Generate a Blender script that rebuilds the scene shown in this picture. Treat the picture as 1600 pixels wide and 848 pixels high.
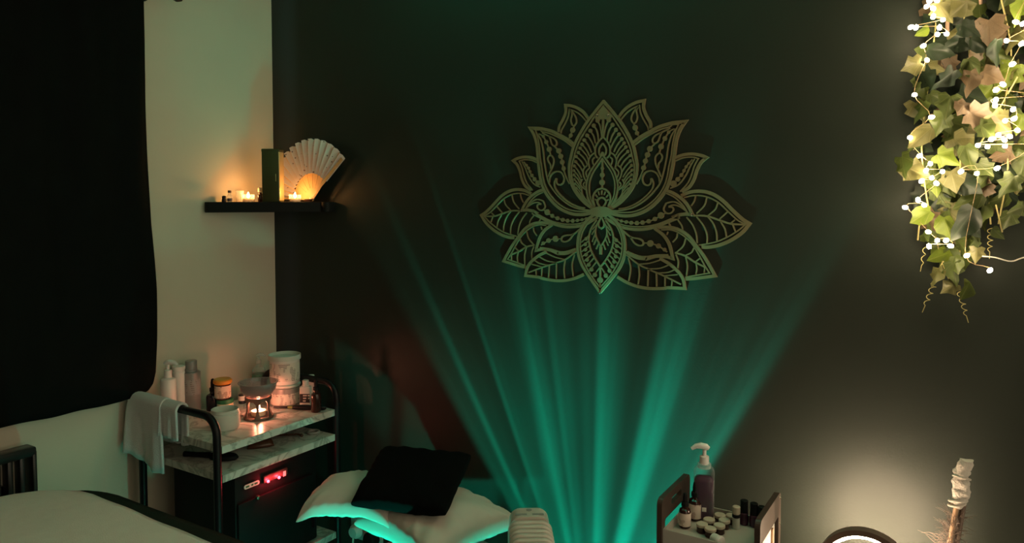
import bpy, bmesh, math, random
from mathutils import Vector, Matrix
random.seed(7)
for o in list(bpy.data.objects): bpy.data.objects.remove(o, do_unlink=True)
SC = bpy.context.scene
COL = SC.collection
PI = math.pi
# ------------------------------------------------------------------ camera
CAMP = (2.25, -1.9, 1.55); FPX = 1155.0; PPY = 362.0; YAW = math.radians(32); PITCH = math.radians(2.6)
cd = bpy.data.cameras.new('camera'); cam = bpy.data.objects.new('camera', cd); COL.objects.link(cam)
cam.location = CAMP; cam.rotation_euler = (PI/2 - PITCH, 0, YAW)
cd.sensor_width = 36; cd.lens = FPX*36/1600; cd.shift_y = (PPY - 424)/1600; cd.clip_start = .02
SC.camera = cam
# ------------------------------------------------------------------ world, colour management
w = bpy.data.worlds.new('world'); SC.world = w; w.use_nodes = True
bg = w.node_tree.nodes['Background']; bg.inputs[0].default_value = (1.0, .83, .57, 1); bg.inputs[1].default_value = 1.08
SC.view_settings.view_transform = 'Standard'; SC.view_settings.look = 'None'
SC.view_settings.exposure = 0.0; SC.view_settings.gamma = 1.0; SC.view_settings.use_curve_mapping = False
SC.cycles.use_denoising = True
SC.cycles.max_bounces = 6; SC.cycles.transparent_max_bounces = 16
SC.cycles.sample_clamp_indirect = 3.0
SC.cycles.caustics_reflective = False; SC.cycles.caustics_refractive = False
# ------------------------------------------------------------------ measuring helper: a sight line met with a real plane of the room
_r = Vector((math.cos(YAW), math.sin(YAW), 0)); _f0 = Vector((-math.sin(YAW), math.cos(YAW), 0)); _z = Vector((0, 0, 1))
_f = _f0*math.cos(PITCH) - _z*math.sin(PITCH); _u = _f0*math.sin(PITCH) + _z*math.cos(PITCH)
def at(px, py, ax, v):
    d = _f + _r*((px-800)/FPX) + _u*((PPY-py)/FPX)
    return Vector(CAMP) + d*((v-CAMP[ax])/d[ax])
# ------------------------------------------------------------------ materials
def rgba(c): return (c[0], c[1], c[2], 1)
def mat(name, col, rough=.6, metal=0, var=.12, scale=25, bump=0, bscale=None, spec=.5, trans=0, sheen=0, alpha=1, ior=1.45):
    m = bpy.data.materials.new(name); m.use_nodes = True
    n = m.node_tree.nodes; l = m.node_tree.links; b = n['Principled BSDF']
    tc = n.new('ShaderNodeTexCoord'); nz = n.new('ShaderNodeTexNoise'); nz.inputs['Scale'].default_value = scale; nz.inputs['Detail'].default_value = 5
    l.new(tc.outputs['Object'], nz.inputs['Vector'])
    mx = n.new('ShaderNodeMix'); mx.data_type = 'RGBA'
    mx.inputs[6].default_value = rgba([c*(1-var) for c in col]); mx.inputs[7].default_value = rgba([min(1, c*(1+var)) for c in col])
    l.new(nz.outputs['Fac'], mx.inputs[0]); l.new(mx.outputs[2], b.inputs['Base Color'])
    b.inputs['Roughness'].default_value = rough; b.inputs['Metallic'].default_value = metal
    b.inputs['Specular IOR Level'].default_value = spec; b.inputs['Transmission Weight'].default_value = trans
    b.inputs['Sheen Weight'].default_value = sheen; b.inputs['Alpha'].default_value = alpha; b.inputs['IOR'].default_value = ior
    if bump:
        nb = n.new('ShaderNodeTexNoise'); nb.inputs['Scale'].default_value = bscale or scale*6; nb.inputs['Detail'].default_value = 3
        l.new(tc.outputs['Object'], nb.inputs['Vector'])
        bp = n.new('ShaderNodeBump'); bp.inputs['Strength'].default_value = bump; bp.inputs['Distance'].default_value = .004
        l.new(nb.outputs['Fac'], bp.inputs['Height']); l.new(bp.outputs[0], b.inputs['Normal'])
    return m
def emit(name, col, s):
    m = bpy.data.materials.new(name); m.use_nodes = True; n = m.node_tree.nodes; l = m.node_tree.links
    n.remove(n['Principled BSDF']); e = n.new('ShaderNodeEmission'); e.inputs[0].default_value = rgba(col); e.inputs[1].default_value = s
    l.new(e.outputs[0], n['Material Output'].inputs[0]); return m
def clear(name, col, alpha, rough=.08):
    """thin clear glass or plastic: mostly see-through with a glossy skin"""
    m = bpy.data.materials.new(name); m.use_nodes = True; n = m.node_tree.nodes; l = m.node_tree.links; b = n['Principled BSDF']
    b.inputs['Base Color'].default_value = rgba(col); b.inputs['Roughness'].default_value = rough; b.inputs['Specular IOR Level'].default_value = .7
    fr = n.new('ShaderNodeLayerWeight'); fr.inputs[0].default_value = .35
    mp = n.new('ShaderNodeMapRange'); mp.inputs[3].default_value = alpha; mp.inputs[4].default_value = min(1, alpha+.45)
    l.new(fr.outputs['Facing'], mp.inputs[0]); l.new(mp.outputs[0], b.inputs['Alpha']); return m
def printed(name, paper, ink, lines=260, seed=0, cover=.5):
    """a paper label with rows of print too small to read"""
    m = mat(name, paper, .55, var=.04); n = m.node_tree.nodes; l = m.node_tree.links; b = n['Principled BSDF']
    base = b.inputs['Base Color'].links[0].from_socket
    tc = n.new('ShaderNodeTexCoord'); sp = n.new('ShaderNodeSeparateXYZ'); l.new(tc.outputs['Object'], sp.inputs[0])
    fr = n.new('ShaderNodeMath'); fr.operation = 'MULTIPLY'; fr.inputs[1].default_value = lines; l.new(sp.outputs[2], fr.inputs[0])
    f2 = n.new('ShaderNodeMath'); f2.operation = 'FRACT'; l.new(fr.outputs[0], f2.inputs[0])
    g = n.new('ShaderNodeMath'); g.operation = 'GREATER_THAN'; g.inputs[1].default_value = .5; l.new(f2.outputs[0], g.inputs[0])
    mp = n.new('ShaderNodeMapping'); mp.inputs['Scale'].default_value = (75, 75, lines*.18); mp.inputs['Location'].default_value = (seed*3.1, seed*1.7, seed); l.new(tc.outputs['Object'], mp.inputs[0])
    nz = n.new('ShaderNodeTexNoise'); nz.inputs['Scale'].default_value = 1; nz.inputs['Detail'].default_value = 1; l.new(mp.outputs[0], nz.inputs['Vector'])
    g2 = n.new('ShaderNodeMath'); g2.operation = 'GREATER_THAN'; g2.inputs[1].default_value = cover; l.new(nz.outputs['Fac'], g2.inputs[0])
    k = n.new('ShaderNodeMath'); k.operation = 'MULTIPLY'; l.new(g.outputs[0], k.inputs[0]); l.new(g2.outputs[0], k.inputs[1])
    mx = n.new('ShaderNodeMix'); mx.data_type = 'RGBA'; l.new(k.outputs[0], mx.inputs[0]); l.new(base, mx.inputs[6]); mx.inputs[7].default_value = rgba(ink)
    l.new(mx.outputs[2], b.inputs['Base Color']); return m

MT = {}
MT['dark_wall'] = mat('dark_wall_paint', (.0215, .0275, .0210), .5, var=.08, scale=3, bump=.06, bscale=160, spec=.3)
def _corner_strip():   # a soft bluish band in the wall colour next to the corner
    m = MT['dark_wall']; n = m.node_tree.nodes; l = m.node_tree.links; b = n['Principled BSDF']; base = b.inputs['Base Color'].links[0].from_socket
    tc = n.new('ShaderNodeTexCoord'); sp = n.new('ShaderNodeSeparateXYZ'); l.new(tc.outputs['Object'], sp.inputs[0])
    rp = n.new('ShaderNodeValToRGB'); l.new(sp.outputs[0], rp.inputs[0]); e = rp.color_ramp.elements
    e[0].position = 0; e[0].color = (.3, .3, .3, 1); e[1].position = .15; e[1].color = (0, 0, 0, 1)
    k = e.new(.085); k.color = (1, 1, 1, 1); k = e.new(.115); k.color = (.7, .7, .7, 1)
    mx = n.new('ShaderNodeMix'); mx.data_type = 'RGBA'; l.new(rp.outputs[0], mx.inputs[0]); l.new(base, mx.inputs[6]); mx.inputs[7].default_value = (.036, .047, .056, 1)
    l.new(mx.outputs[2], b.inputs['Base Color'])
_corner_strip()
MT['cream_wall'] = mat('cream_wall_paint', (.58, .535, .43), .7, var=.05, scale=6, bump=.08, bscale=120, spec=.2)
MT['ceiling'] = mat('ceiling_paint', (.72, .69, .62), .8, var=.03, scale=4, spec=.1)
MT['floor'] = mat('floor_laminate', (.13, .10, .075), .5, var=.25, scale=5, bump=.05)
MT['curtain'] = mat('curtain_fabric', (.0042, .0056, .0050), .8, var=.3, scale=14, bump=.25, bscale=300, spec=.08)
MT['black'] = mat('black_metal', (.006, .006, .007), .4, var=.2, scale=20, spec=.3)
MT['black_matte'] = mat('black_plastic', (.006, .007, .007), .6, var=.2, spec=.2)
MT['radiator'] = mat('black_radiator_paint', (.014, .016, .016), .3, var=.15, spec=.5)
MT['gold'] = mat('lotus_gold_paint', (.26, .195, .105), .45, metal=.35, var=.15, scale=14, bump=.05, bscale=200)
MT['screw'] = mat('bright_screw_metal', (.8, .75, .6), .25, metal=1, var=.05)
MT['white_fleece'] = mat('white_fleece', (.88, .88, .80), .95, var=.06, scale=40, bump=.5, bscale=420, sheen=.3, spec=.1)
MT['green_cover'] = mat('dark_green_cover_fabric', (.016, .026, .020), .9, var=.15, scale=40, bump=.4, bscale=350, spec=.1)
MT['towel'] = mat('white_terry', (.72, .74, .74), .95, var=.05, scale=60, bump=.7, bscale=500, sheen=.3, spec=.1)
MT['pillow'] = mat('white_cotton', (.66, .62, .55), .85, var=.04, scale=10, bump=.25, bscale=30, sheen=.1, spec=.2)
MT['black_cloth'] = mat('black_cloth', (.003, .0036, .0036), .9, var=.2, scale=30, bump=.3, bscale=250, spec=.08)
MT['white_plastic'] = mat('white_plastic', (.72, .72, .68), .35, var=.03)
MT['grey_plastic'] = mat('grey_plastic', (.30, .30, .28), .35, var=.05)
MT['silver_bottle'] = mat('silver_grey_bottle', (.26, .27, .26), .3, metal=.3, var=.05)
MT['cream_enamel'] = mat('heater_enamel', (.62, .57, .50), .35, var=.04)
MT['orange_lid'] = mat('orange_lid', (.85, .33, .04), .45, var=.08)
MT['green_lid'] = mat('green_lid', (.02, .16, .07), .4, var=.08)
MT['amber'] = mat('amber_glass', (.035, .012, .008), .12, var=.1, spec=.6)
MT['navy'] = mat('navy_glass', (.006, .008, .016), .12, var=.1, spec=.6)
MT['frost'] = mat('frosted_plastic', (.62, .66, .60), .5, var=.06, spec=.3)
MT['clear'] = clear('clear_plastic', (.75, .80, .78), .14)
MT['shell'] = clear('bottle_shell', (.6, .62, .62), .03, .05)
MT['glass'] = clear('clear_glass', (.85, .85, .82), .10, .04)
MT['smoke_glass'] = clear('smoky_bowl_glass', (.30, .27, .27), .42, .06)
MT['purple'] = mat('purple_liquid', (.055, .018, .045), .15, var=.15, spec=.6)
MT['pot_lid'] = mat('cream_pot_lid', (.52, .48, .38), .4, var=.05)
MT['wax'] = mat('candle_wax', (.85, .72, .5), .5, var=.03)
MT['tin'] = mat('tealight_tin', (.8, .78, .74), .3, metal=1, var=.03)
MT['flame'] = emit('candle_flame', (1, .62, .25), 60)
MT['flame_red'] = emit('burner_flame', (1, .40, .22), 40)
MT['led_red'] = emit('red_led', (1, .03, .05), 22)
MT['box_olive'] = mat('olive_card_box', (.05, .05, .018), .4, var=.12, scale=30, spec=.4)
MT['box_gold'] = mat('gold_print', (.75, .6, .3), .35, metal=.6, var=.05)
MT['fan_stick'] = mat('bamboo_stick', (.62, .42, .20), .5, var=.15, scale=60)
MT['wood'] = mat('tan_wood', (.42, .26, .15), .55, var=.2, scale=50, bump=.1)
MT['brown_panel'] = mat('dark_brown_side_panel', (.055, .038, .03), .4, var=.15, scale=30)
MT['tray_white'] = mat('tray_white_enamel', (.42, .41, .36), .4, var=.05)
MT['bamboo_cane'] = mat('cane', (.50, .34, .24), .6, var=.2, scale=40)
MT['ring_body'] = mat('ring_lamp_bronze', (.16, .11, .09), .4, metal=.4, var=.1)
MT['ring_light'] = emit('ring_lamp_diffuser', (1, .73, .48), 125)
MT['bulb'] = emit('fairy_bulb', (1, .77, .47), 175)
MT['wire'] = mat('copper_wire', (.30, .21, .11), .5, metal=.3, var=.1)
MT['white_wire'] = mat('white_cable', (.75, .70, .62), .5, var=.05)
MT['stem'] = mat('ivy_stem', (.42, .36, .14), .6, var=.25, scale=40)
MT['gauze'] = mat('cotton_gauze', (.62, .57, .50), .95, var=.1, scale=80, bump=.6, bscale=250, spec=.1)
MT['grass'] = mat('dried_grass', (.17, .125, .10), .8, var=.2, scale=60)
MT['pink_tin'] = mat('pink_printed_tin', (.42, .16, .15), .4, var=.35, scale=70)
MT['brown_tort'] = mat('tortoise_plastic', (.07, .03, .015), .3, var=.5, scale=60)
MT['socket_white'] = mat('socket_white', (.45, .45, .42), .4, var=.03)
MT['band'] = mat('olive_band', (.28, .27, .08), .5, var=.1)
MT['paper'] = printed('tub_label', (.72, .68, .60), (.25, .23, .21), 200, 1, .55)
MT['paper2'] = printed('jar_label', (.75, .62, .50), (.20, .13, .09), 200, 4, .55)
MT['paper3'] = printed('small_label', (.70, .60, .52), (.30, .16, .14), 420, 7, .58)
MT['ink_band'] = printed('black_label', (.02, .02, .02), (.6, .58, .52), 110, 9, .5)
MT['white_band'] = mat('white_label', (.75, .73, .68), .5, var=.03)
def _marble():
    m = mat('white_marble_laminate', (.62, .61, .56), .3, var=.05, scale=8); n = m.node_tree.nodes; l = m.node_tree.links; b = n['Principled BSDF']
    base = b.inputs['Base Color'].links[0].from_socket; tc = n.new('ShaderNodeTexCoord')
    nz = n.new('ShaderNodeTexNoise'); nz.inputs['Scale'].default_value = 9; nz.inputs['Detail'].default_value = 7; nz.inputs['Distortion'].default_value = 1.6
    l.new(tc.outputs['Object'], nz.inputs['Vector']); rp = n.new('ShaderNodeValToRGB'); l.new(nz.outputs['Fac'], rp.inputs[0]); e = rp.color_ramp.elements
    e[0].position = .44; e[0].color = (0, 0, 0, 1); e[1].position = .56; e[1].color = (0, 0, 0, 1); k = e.new(.5); k.color = (.75, .75, .75, 1)
    mx = n.new('ShaderNodeMix'); mx.data_type = 'RGBA'; l.new(rp.outputs[0], mx.inputs[0]); l.new(base, mx.inputs[6]); mx.inputs[7].default_value = (.22, .22, .19, 1)
    l.new(mx.outputs[2], b.inputs['Base Color']); return m
MT['marble'] = _marble()
def _fanpaper():
    m = mat('fan_silk', (.72, .66, .62), .8, var=.05, scale=20); n = m.node_tree.nodes; l = m.node_tree.links; b = n['Principled BSDF']
    base = b.inputs['Base Color'].links[0].from_socket; tc = n.new('ShaderNodeTexCoord'); v = n.new('ShaderNodeTexVoronoi'); v.inputs['Scale'].default_value = 42
    l.new(tc.outputs['Object'], v.inputs['Vector']); rp = n.new('ShaderNodeValToRGB'); l.new(v.outputs['Distance'], rp.inputs[0]); e = rp.color_ramp.elements
    e[0].position = .10; e[0].color = (1, 1, 1, 1); e[1].position = .16; e[1].color = (0, 0, 0, 1)
    mx = n.new('ShaderNodeMix'); mx.data_type = 'RGBA'; l.new(rp.outputs[0], mx.inputs[0]); l.new(base, mx.inputs[6]); mx.inputs[7].default_value = (.22, .15, .13, 1)
    l.new(mx.outputs[2], b.inputs['Base Color']); return m
MT['fan_silk'] = _fanpaper()
def leafmat(name, col, vein):
    m = mat(name, col, .45, var=.35, scale=45, spec=.4); n = m.node_tree.nodes; l = m.node_tree.links; b = n['Principled BSDF']
    base = b.inputs['Base Color'].links[0].from_socket; tc = n.new('ShaderNodeTexCoord'); sp = n.new('ShaderNodeSeparateXYZ'); l.new(tc.outputs['Object'], sp.inputs[0])
    def op(o, x, y=None, z=None):
        k = n.new('ShaderNodeMath'); k.operation = o
        for i, v in enumerate((x, y, z)):
            if v is None: continue
            if isinstance(v, (int, float)): k.inputs[i].default_value = v
            else: l.new(v, k.inputs[i])
        return k.outputs[0]
    ang = op('ARCTAN2', sp.outputs[0], op('SUBTRACT', .34, sp.outputs[2])); vn = op('LESS_THAN', op('ABSOLUTE', op('SINE', op('MULTIPLY', ang, 4.4))), .13)   # veins fan out from the stalk
    mv = n.new('ShaderNodeMix'); mv.data_type = 'RGBA'; l.new(op('MULTIPLY', vn, .45), mv.inputs[0]); l.new(base, mv.inputs[6]); mv.inputs[7].default_value = rgba(vein); l.new(mv.outputs[2], b.inputs['Base Color']); base = mv.outputs[2]
    tl = n.new('ShaderNodeBsdfTranslucent'); l.new(base, tl.inputs[0])
    ms = n.new('ShaderNodeMixShader'); ms.inputs[0].default_value = .3; l.new(b.outputs[0], ms.inputs[1]); l.new(tl.outputs[0], ms.inputs[2])
    l.new(ms.outputs[0], n['Material Output'].inputs[0]); return m
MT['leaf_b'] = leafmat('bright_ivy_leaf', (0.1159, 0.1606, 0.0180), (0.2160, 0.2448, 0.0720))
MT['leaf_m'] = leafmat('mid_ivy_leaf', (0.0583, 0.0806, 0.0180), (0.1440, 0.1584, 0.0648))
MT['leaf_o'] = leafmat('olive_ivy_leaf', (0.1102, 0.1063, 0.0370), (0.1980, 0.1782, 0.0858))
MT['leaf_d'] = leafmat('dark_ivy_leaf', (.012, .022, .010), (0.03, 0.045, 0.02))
MT['leaf_t'] = leafmat('dried_tan_leaf', (0.1300, 0.0900, 0.0525), (0.0800, 0.0500, 0.0300))
# ------------------------------------------------------------------ mesh helper
class M:
    def __init__(s): s.v = []; s.f = []
    def add(s, vs, fs):
        k = len(s.v); s.v += [tuple(p) for p in vs]; s.f += [tuple(i+k for i in f) for f in fs]; return s
    def box(s, c, d, bev=0, rz=0, seg=2, mtx=None):
        bm = bmesh.new(); bmesh.ops.create_cube(bm, size=1); bmesh.ops.scale(bm, vec=d, verts=bm.verts)
        if bev: bmesh.ops.bevel(bm, geom=bm.edges[:], offset=bev, segments=seg, affect='EDGES', profile=.5)
        T = Matrix.Translation(c) @ (mtx if mtx is not None else Matrix.Rotation(rz, 4, 'Z'))
        bmesh.ops.transform(bm, matrix=T, verts=bm.verts); bm.verts.index_update()
        s.add([v.co[:] for v in bm.verts], [[v.index for v in f.verts] for f in bm.faces]); bm.free(); return s
    def lathe(s, prof, c=(0, 0, 0), n=28, mtx=None):
        vs = []; fs = []; rings = []
        for r, z in prof:
            if r < 1e-6: rings.append([len(vs)]); vs.append((0, 0, z))
            else:
                rings.append(list(range(len(vs), len(vs)+n)))
                vs += [(r*math.cos(2*PI*i/n), r*math.sin(2*PI*i/n), z) for i in range(n)]
        for a, b in zip(rings, rings[1:]):
            for i in range(n):
                j = (i+1) % n
                if len(a) == 1 and len(b) == 1: continue
                if len(a) == 1: fs.append((a[0], b[j], b[i])[::-1])
                elif len(b) == 1: fs.append((a[i], a[j], b[0]))
                else: fs.append((a[i], a[j], b[j], b[i]))
        T = Matrix.Translation(c) @ (mtx if mtx is not None else Matrix.Identity(4))
        return s.add([T @ Vector(p) for p in vs], fs)
    def tube(s, pts, r, n=8, closed=False):
        P = [Vector(p) for p in pts]; N = len(P); R = r if isinstance(r, (list, tuple)) else [r]*N
        vs = []; fs = []; nrm = None
        for i in range(N):
            if closed: t = P[(i+1) % N]-P[i-1]
            else: t = P[min(i+1, N-1)]-P[max(i-1, 0)]
            t.normalize()
            if nrm is None:
                nrm = t.cross(Vector((0, 0, 1)))
                if nrm.length < .1: nrm = t.cross(Vector((1, 0, 0)))
            nrm = (nrm - t*nrm.dot(t)).normalized(); b = t.cross(nrm)
            vs += [P[i] + (nrm*math.cos(2*PI*k/n) + b*math.sin(2*PI*k/n))*R[i] for k in range(n)]
        for i in range(N if closed else N-1):
            j = (i+1) % N
            for k in range(n):
                m = (k+1) % n; fs.append((i*n+k, i*n+m, j*n+m, j*n+k))
        if not closed: fs.append(tuple(range(n))[::-1]); fs.append(tuple((N-1)*n+k for k in range(n)))
        return s.add(vs, fs)
    def ball(s, c, r, n=10, sz=1):
        return s.lathe([(r*math.sin(PI*i/n), -r*math.cos(PI*i/n)*sz) for i in range(n+1)], c, n*2)
    def prism(s, poly, z0, z1, ax=2):
        """poly in the plane, extruded along axis ax"""
        def p3(a, b, z): return {2: (a, b, z), 1: (a, z, b), 0: (z, a, b)}[ax]
        n = len(poly); vs = [p3(a, b, z0) for a, b in poly] + [p3(a, b, z1) for a, b in poly]
        fs = [tuple(range(n))[::-1], tuple(range(n, 2*n))] + [(i, (i+1) % n, n+(i+1) % n, n+i) for i in range(n)]
        return s.add(vs, fs)
    def build(s, name, m, parent=None, loc=None, smooth=True, ang=40, fix=False):
        me = bpy.data.meshes.new(name); me.from_pydata(s.v, [], s.f); me.update()
        if fix:
            bm = bmesh.new(); bm.from_mesh(me); bmesh.ops.recalc_face_normals(bm, faces=bm.faces); bm.to_mesh(me); bm.free()
        if smooth and me.polygons:
            me.polygons.foreach_set('use_smooth', [True]*len(me.polygons)); me.set_sharp_from_angle(angle=math.radians(ang))
        me.materials.append(MT[m] if isinstance(m, str) else m)
        o = bpy.data.objects.new(name, me); COL.objects.link(o)
        if parent: o.parent = parent
        if loc is not None: o.location = loc
        return o
def tag(o, label=None, cat=None, group=None, kind=None):
    for k, v in (('label', label), ('category', cat), ('group', group), ('kind', kind)):
        if v: o[k] = v
    return o
def thing(name, label, cat, loc=(0, 0, 0), rz=0, group=None):
    o = bpy.data.objects.new(name, None); o.empty_display_size = .05; COL.objects.link(o); o.location = loc; o.rotation_euler = (0, 0, rz)
    return tag(o, label, cat, group)
def cr(pts, k=6):
    """Catmull-Rom through points (any dimension)"""
    P = [Vector(p) for p in pts]
    if len(P) < 3: return P
    P = [P[0]*2-P[1]] + P + [P[-1]*2-P[-2]]; out = []
    for i in range(1, len(P)-2):
        a, b, c, d = P[i-1:i+3]
        for j in range(k):
            t = j/k
            out.append(.5*((2*b) + (c-a)*t + (2*a-5*b+4*c-d)*t*t + (3*b-a-3*c+d)*t**3))
    out.append(P[-2]); return out
def point(name, loc, col, p, rad, parent=None):
    l = bpy.data.lights.new(name, 'POINT'); l.color = col; l.energy = p; l.shadow_soft_size = rad
    o = bpy.data.objects.new(name, l); COL.objects.link(o); o.location = loc
    if parent: o.parent = parent
    return o
def rr(x0, x1, y0, y1, rad, n=6):
    """rounded rectangle outline, counter-clockwise"""
    rs = rad if isinstance(rad, (list, tuple)) else [rad]*4; out = []
    for (cx, cy, a), q in zip(((x1, y1, 0), (x0, y1, 90), (x0, y0, 180), (x1, y0, 270)), rs):
        sx = -1 if cx == x1 else 1; sy = -1 if cy == y1 else 1
        for i in range(n+1):
            t = math.radians(a + 90*i/n); out.append((cx + sx*q + q*math.cos(t), cy + sy*q + q*math.sin(t)))
    return out
# ================================================================== THE SETTING
RX, RY, RZ = 3.7, -3.3, 2.45
def struct(name, m, mt): o = m.build(name, mt, smooth=False); o['kind'] = 'structure'; return o
struct('floor', M().box((RX/2-.05, RY/2+.05, -.05), (RX+.1, -RY+.1, .1)), 'floor')
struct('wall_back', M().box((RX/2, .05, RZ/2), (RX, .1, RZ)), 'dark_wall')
struct('wall_left', M().box((-.05, RY/2+.05, RZ/2), (.1, -RY+.1, RZ)), 'cream_wall')
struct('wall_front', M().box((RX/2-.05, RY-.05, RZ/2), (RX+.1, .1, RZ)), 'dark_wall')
struct('ceiling', M().box((RX/2-.05, RY/2+.05, RZ+.05), (RX+.1, -RY+.1, .1)), 'ceiling')
# ================================================================== GREEN UPLIGHTER (source of the fan of rays)
LX, LY, LZ = 1.334, -.14, .208
def uplighter():
    t = thing('uplighter_lamp', 'small black uplighter on the floor under the lotus throwing green rays', 'lamp', (LX, LY, 0))
    b = M(); b.prism(rr(-.10, .10, -.05, .02, .015), 0, .02); b.build('base', 'black_matte', t, smooth=False)
    h = M(); h.box((0, -.038, .19), (.19, .006, .34)); h.box((0, .012, .105), (.19, .006, .17))
    h.box((-.092, -.013, .19), (.006, .045, .34)); h.box((.092, -.013, .19), (.006, .045, .34))
    h.box((0, -.0220, .3635), (.19, .038, .007)); h.box((-.0725, -.017, .3635), (.045, .0476, .007)); h.box((.0725, -.017, .3635), (.045, .0476, .007)); h.build('housing', 'black_matte', t, smooth=False)
    # the patterned lens: clear and tinted sectors around the point source
    m = bpy.data.materials.new('patterned_lens'); m.use_nodes = True; n = m.node_tree.nodes; l = m.node_tree.links; n.remove(n['Principled BSDF'])
    tc = n.new('ShaderNodeTexCoord'); sp = n.new('ShaderNodeSeparateXYZ'); l.new(tc.outputs['Object'], sp.inputs[0])
    a = n.new('ShaderNodeMath'); a.operation = 'ARCTAN2'; l.new(sp.outputs[0], a.inputs[0]); l.new(sp.outputs[2], a.inputs[1])
    mp = n.new('ShaderNodeMapRange'); mp.inputs[1].default_value = math.radians(-45); mp.inputs[2].default_value = math.radians(45); l.new(a.outputs[0], mp.inputs[0])
    rp = n.new('ShaderNodeValToRGB'); l.new(mp.outputs[0], rp.inputs[0]); e = rp.color_ramp.elements
    stops = [(-37.5, 0), (-35, .26), (-31.4, .22), (-30.2, .8), (-29, .26), (-25, .17), (-23.2, .17), (-22.5, .75), (-21.7, .36), (-17, .26), (-14.6, .45),
             (-13.4, .85), (-11, .40), (-9, .22), (-8.3, .6), (-7.2, .36), (-5, .30), (-3.6, .17), (-1, .32), (.6, .2), (1.5, .95), (3, .72), (6, .34), (8.5, .15), (11, .22), (12.2, .8), (16, .85), (18, .28), (25, .30), (27.6, .6), (29, .05), (31.5, 0)]
    while len(e) < len(stops): e.new(.5)
    for i, (d, v) in enumerate(stops):
        e[i].position = (d+45)/90; q = math.sqrt(v); e[i].color = (q, q, q, 1)
    # thin streaks inside the sectors
    nz = n.new('ShaderNodeTexNoise'); nz.noise_dimensions = '1D'; nz.inputs['Scale'].default_value = 95; nz.inputs['Detail'].default_value = 3; l.new(a.outputs[0], nz.inputs['W'])
    m2 = n.new('ShaderNodeMapRange'); m2.inputs[1].default_value = .3; m2.inputs[2].default_value = .7; m2.inputs[3].default_value = .72; m2.inputs[4].default_value = 1.0; l.new(nz.outputs['Fac'], m2.inputs[0])
    mu = n.new('ShaderNodeMix'); mu.data_type = 'RGBA'; mu.blend_type = 'MULTIPLY'; mu.inputs[0].default_value = 1
    l.new(rp.outputs[0], mu.inputs[6]); l.new(m2.outputs[0], mu.inputs[7])
    # graded density: the lens passes more the higher the ray leaves it
    ln = n.new('ShaderNodeVectorMath'); ln.operation = 'LENGTH'; l.new(tc.outputs['Object'], ln.inputs[0])
    gr = n.new('ShaderNodeMath'); gr.operation = 'DIVIDE'; gr.inputs[1].default_value = .1; gr.use_clamp = True; l.new(ln.outputs['Value'], gr.inputs[0])
    pw = n.new('ShaderNodeValToRGB'); l.new(gr.outputs[0], pw.inputs[0]); ge = pw.color_ramp.elements
    grade = [(.10, .08), (.17, .14), (.24, .26), (.32, .48), (.40, .72), (.48, .66), (.56, .42), (.66, .24), (.80, .20), (1.0, .0)]
    while len(ge) < len(grade): ge.new(.5)
    for i, (d, v) in enumerate(grade): ge[i].position = d; ge[i].color = (math.sqrt(v),)*3 + (1,)
    m3 = n.new('ShaderNodeMix'); m3.data_type = 'RGBA'; m3.blend_type = 'MULTIPLY'; m3.inputs[0].default_value = 1; l.new(mu.outputs[2], m3.inputs[6]); l.new(pw.outputs[0], m3.inputs[7])
    tr = n.new('ShaderNodeBsdfTransparent'); l.new(m3.outputs[2], tr.inputs[0]); l.new(tr.outputs[0], n['Material Output'].inputs[0])
    lens = M().box((0, 0, .0685), (.178, .0012, .165)); o = lens.build('lens', m, t, loc=(0, .007, LZ), smooth=False)
    point('green_beam', (0, 0, LZ), (0.0, 1.0, .66), GREEN_BEAM, .0005, t)
def floor_lamp():
    t = thing('puck_lamp', 'small round green glow lamp on the floor in front of the stool', 'lamp', (1.05, -.60, 0))
    M().lathe([(0, 0), (.05, 0), (.055, .01), (.052, .04), (.044, .046), (0, .046)], n=32).build('body', 'white_plastic', t)
    M().lathe([(0, .0462), (.043, .0462), (.038, .062), (.022, .072), (0, .075)], n=32).build('dome', emit('green_dome', (0, 1, .68), 2.5), t)
    sl = bpy.data.lights.new('green_glow', 'SPOT'); sl.color = (0, 1, .68); sl.energy = GREEN_GLOW; sl.spot_size = math.radians(60); sl.spot_blend = .45; sl.shadow_soft_size = .02
    so = bpy.data.objects.new('green_glow', sl); COL.objects.link(so); so.parent = t; so.location = (0, 0, .105)
    point('green_spill', (0, -.01, .10), (0, 1, .68), 5.0, .02, t)
    so.rotation_euler = Vector((-.10, .24, .50)).to_track_quat('-Z', 'Y').to_euler()
GREEN_BEAM, GREEN_GLOW = 1250.0, 26.0
uplighter(); floor_lamp()
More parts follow.
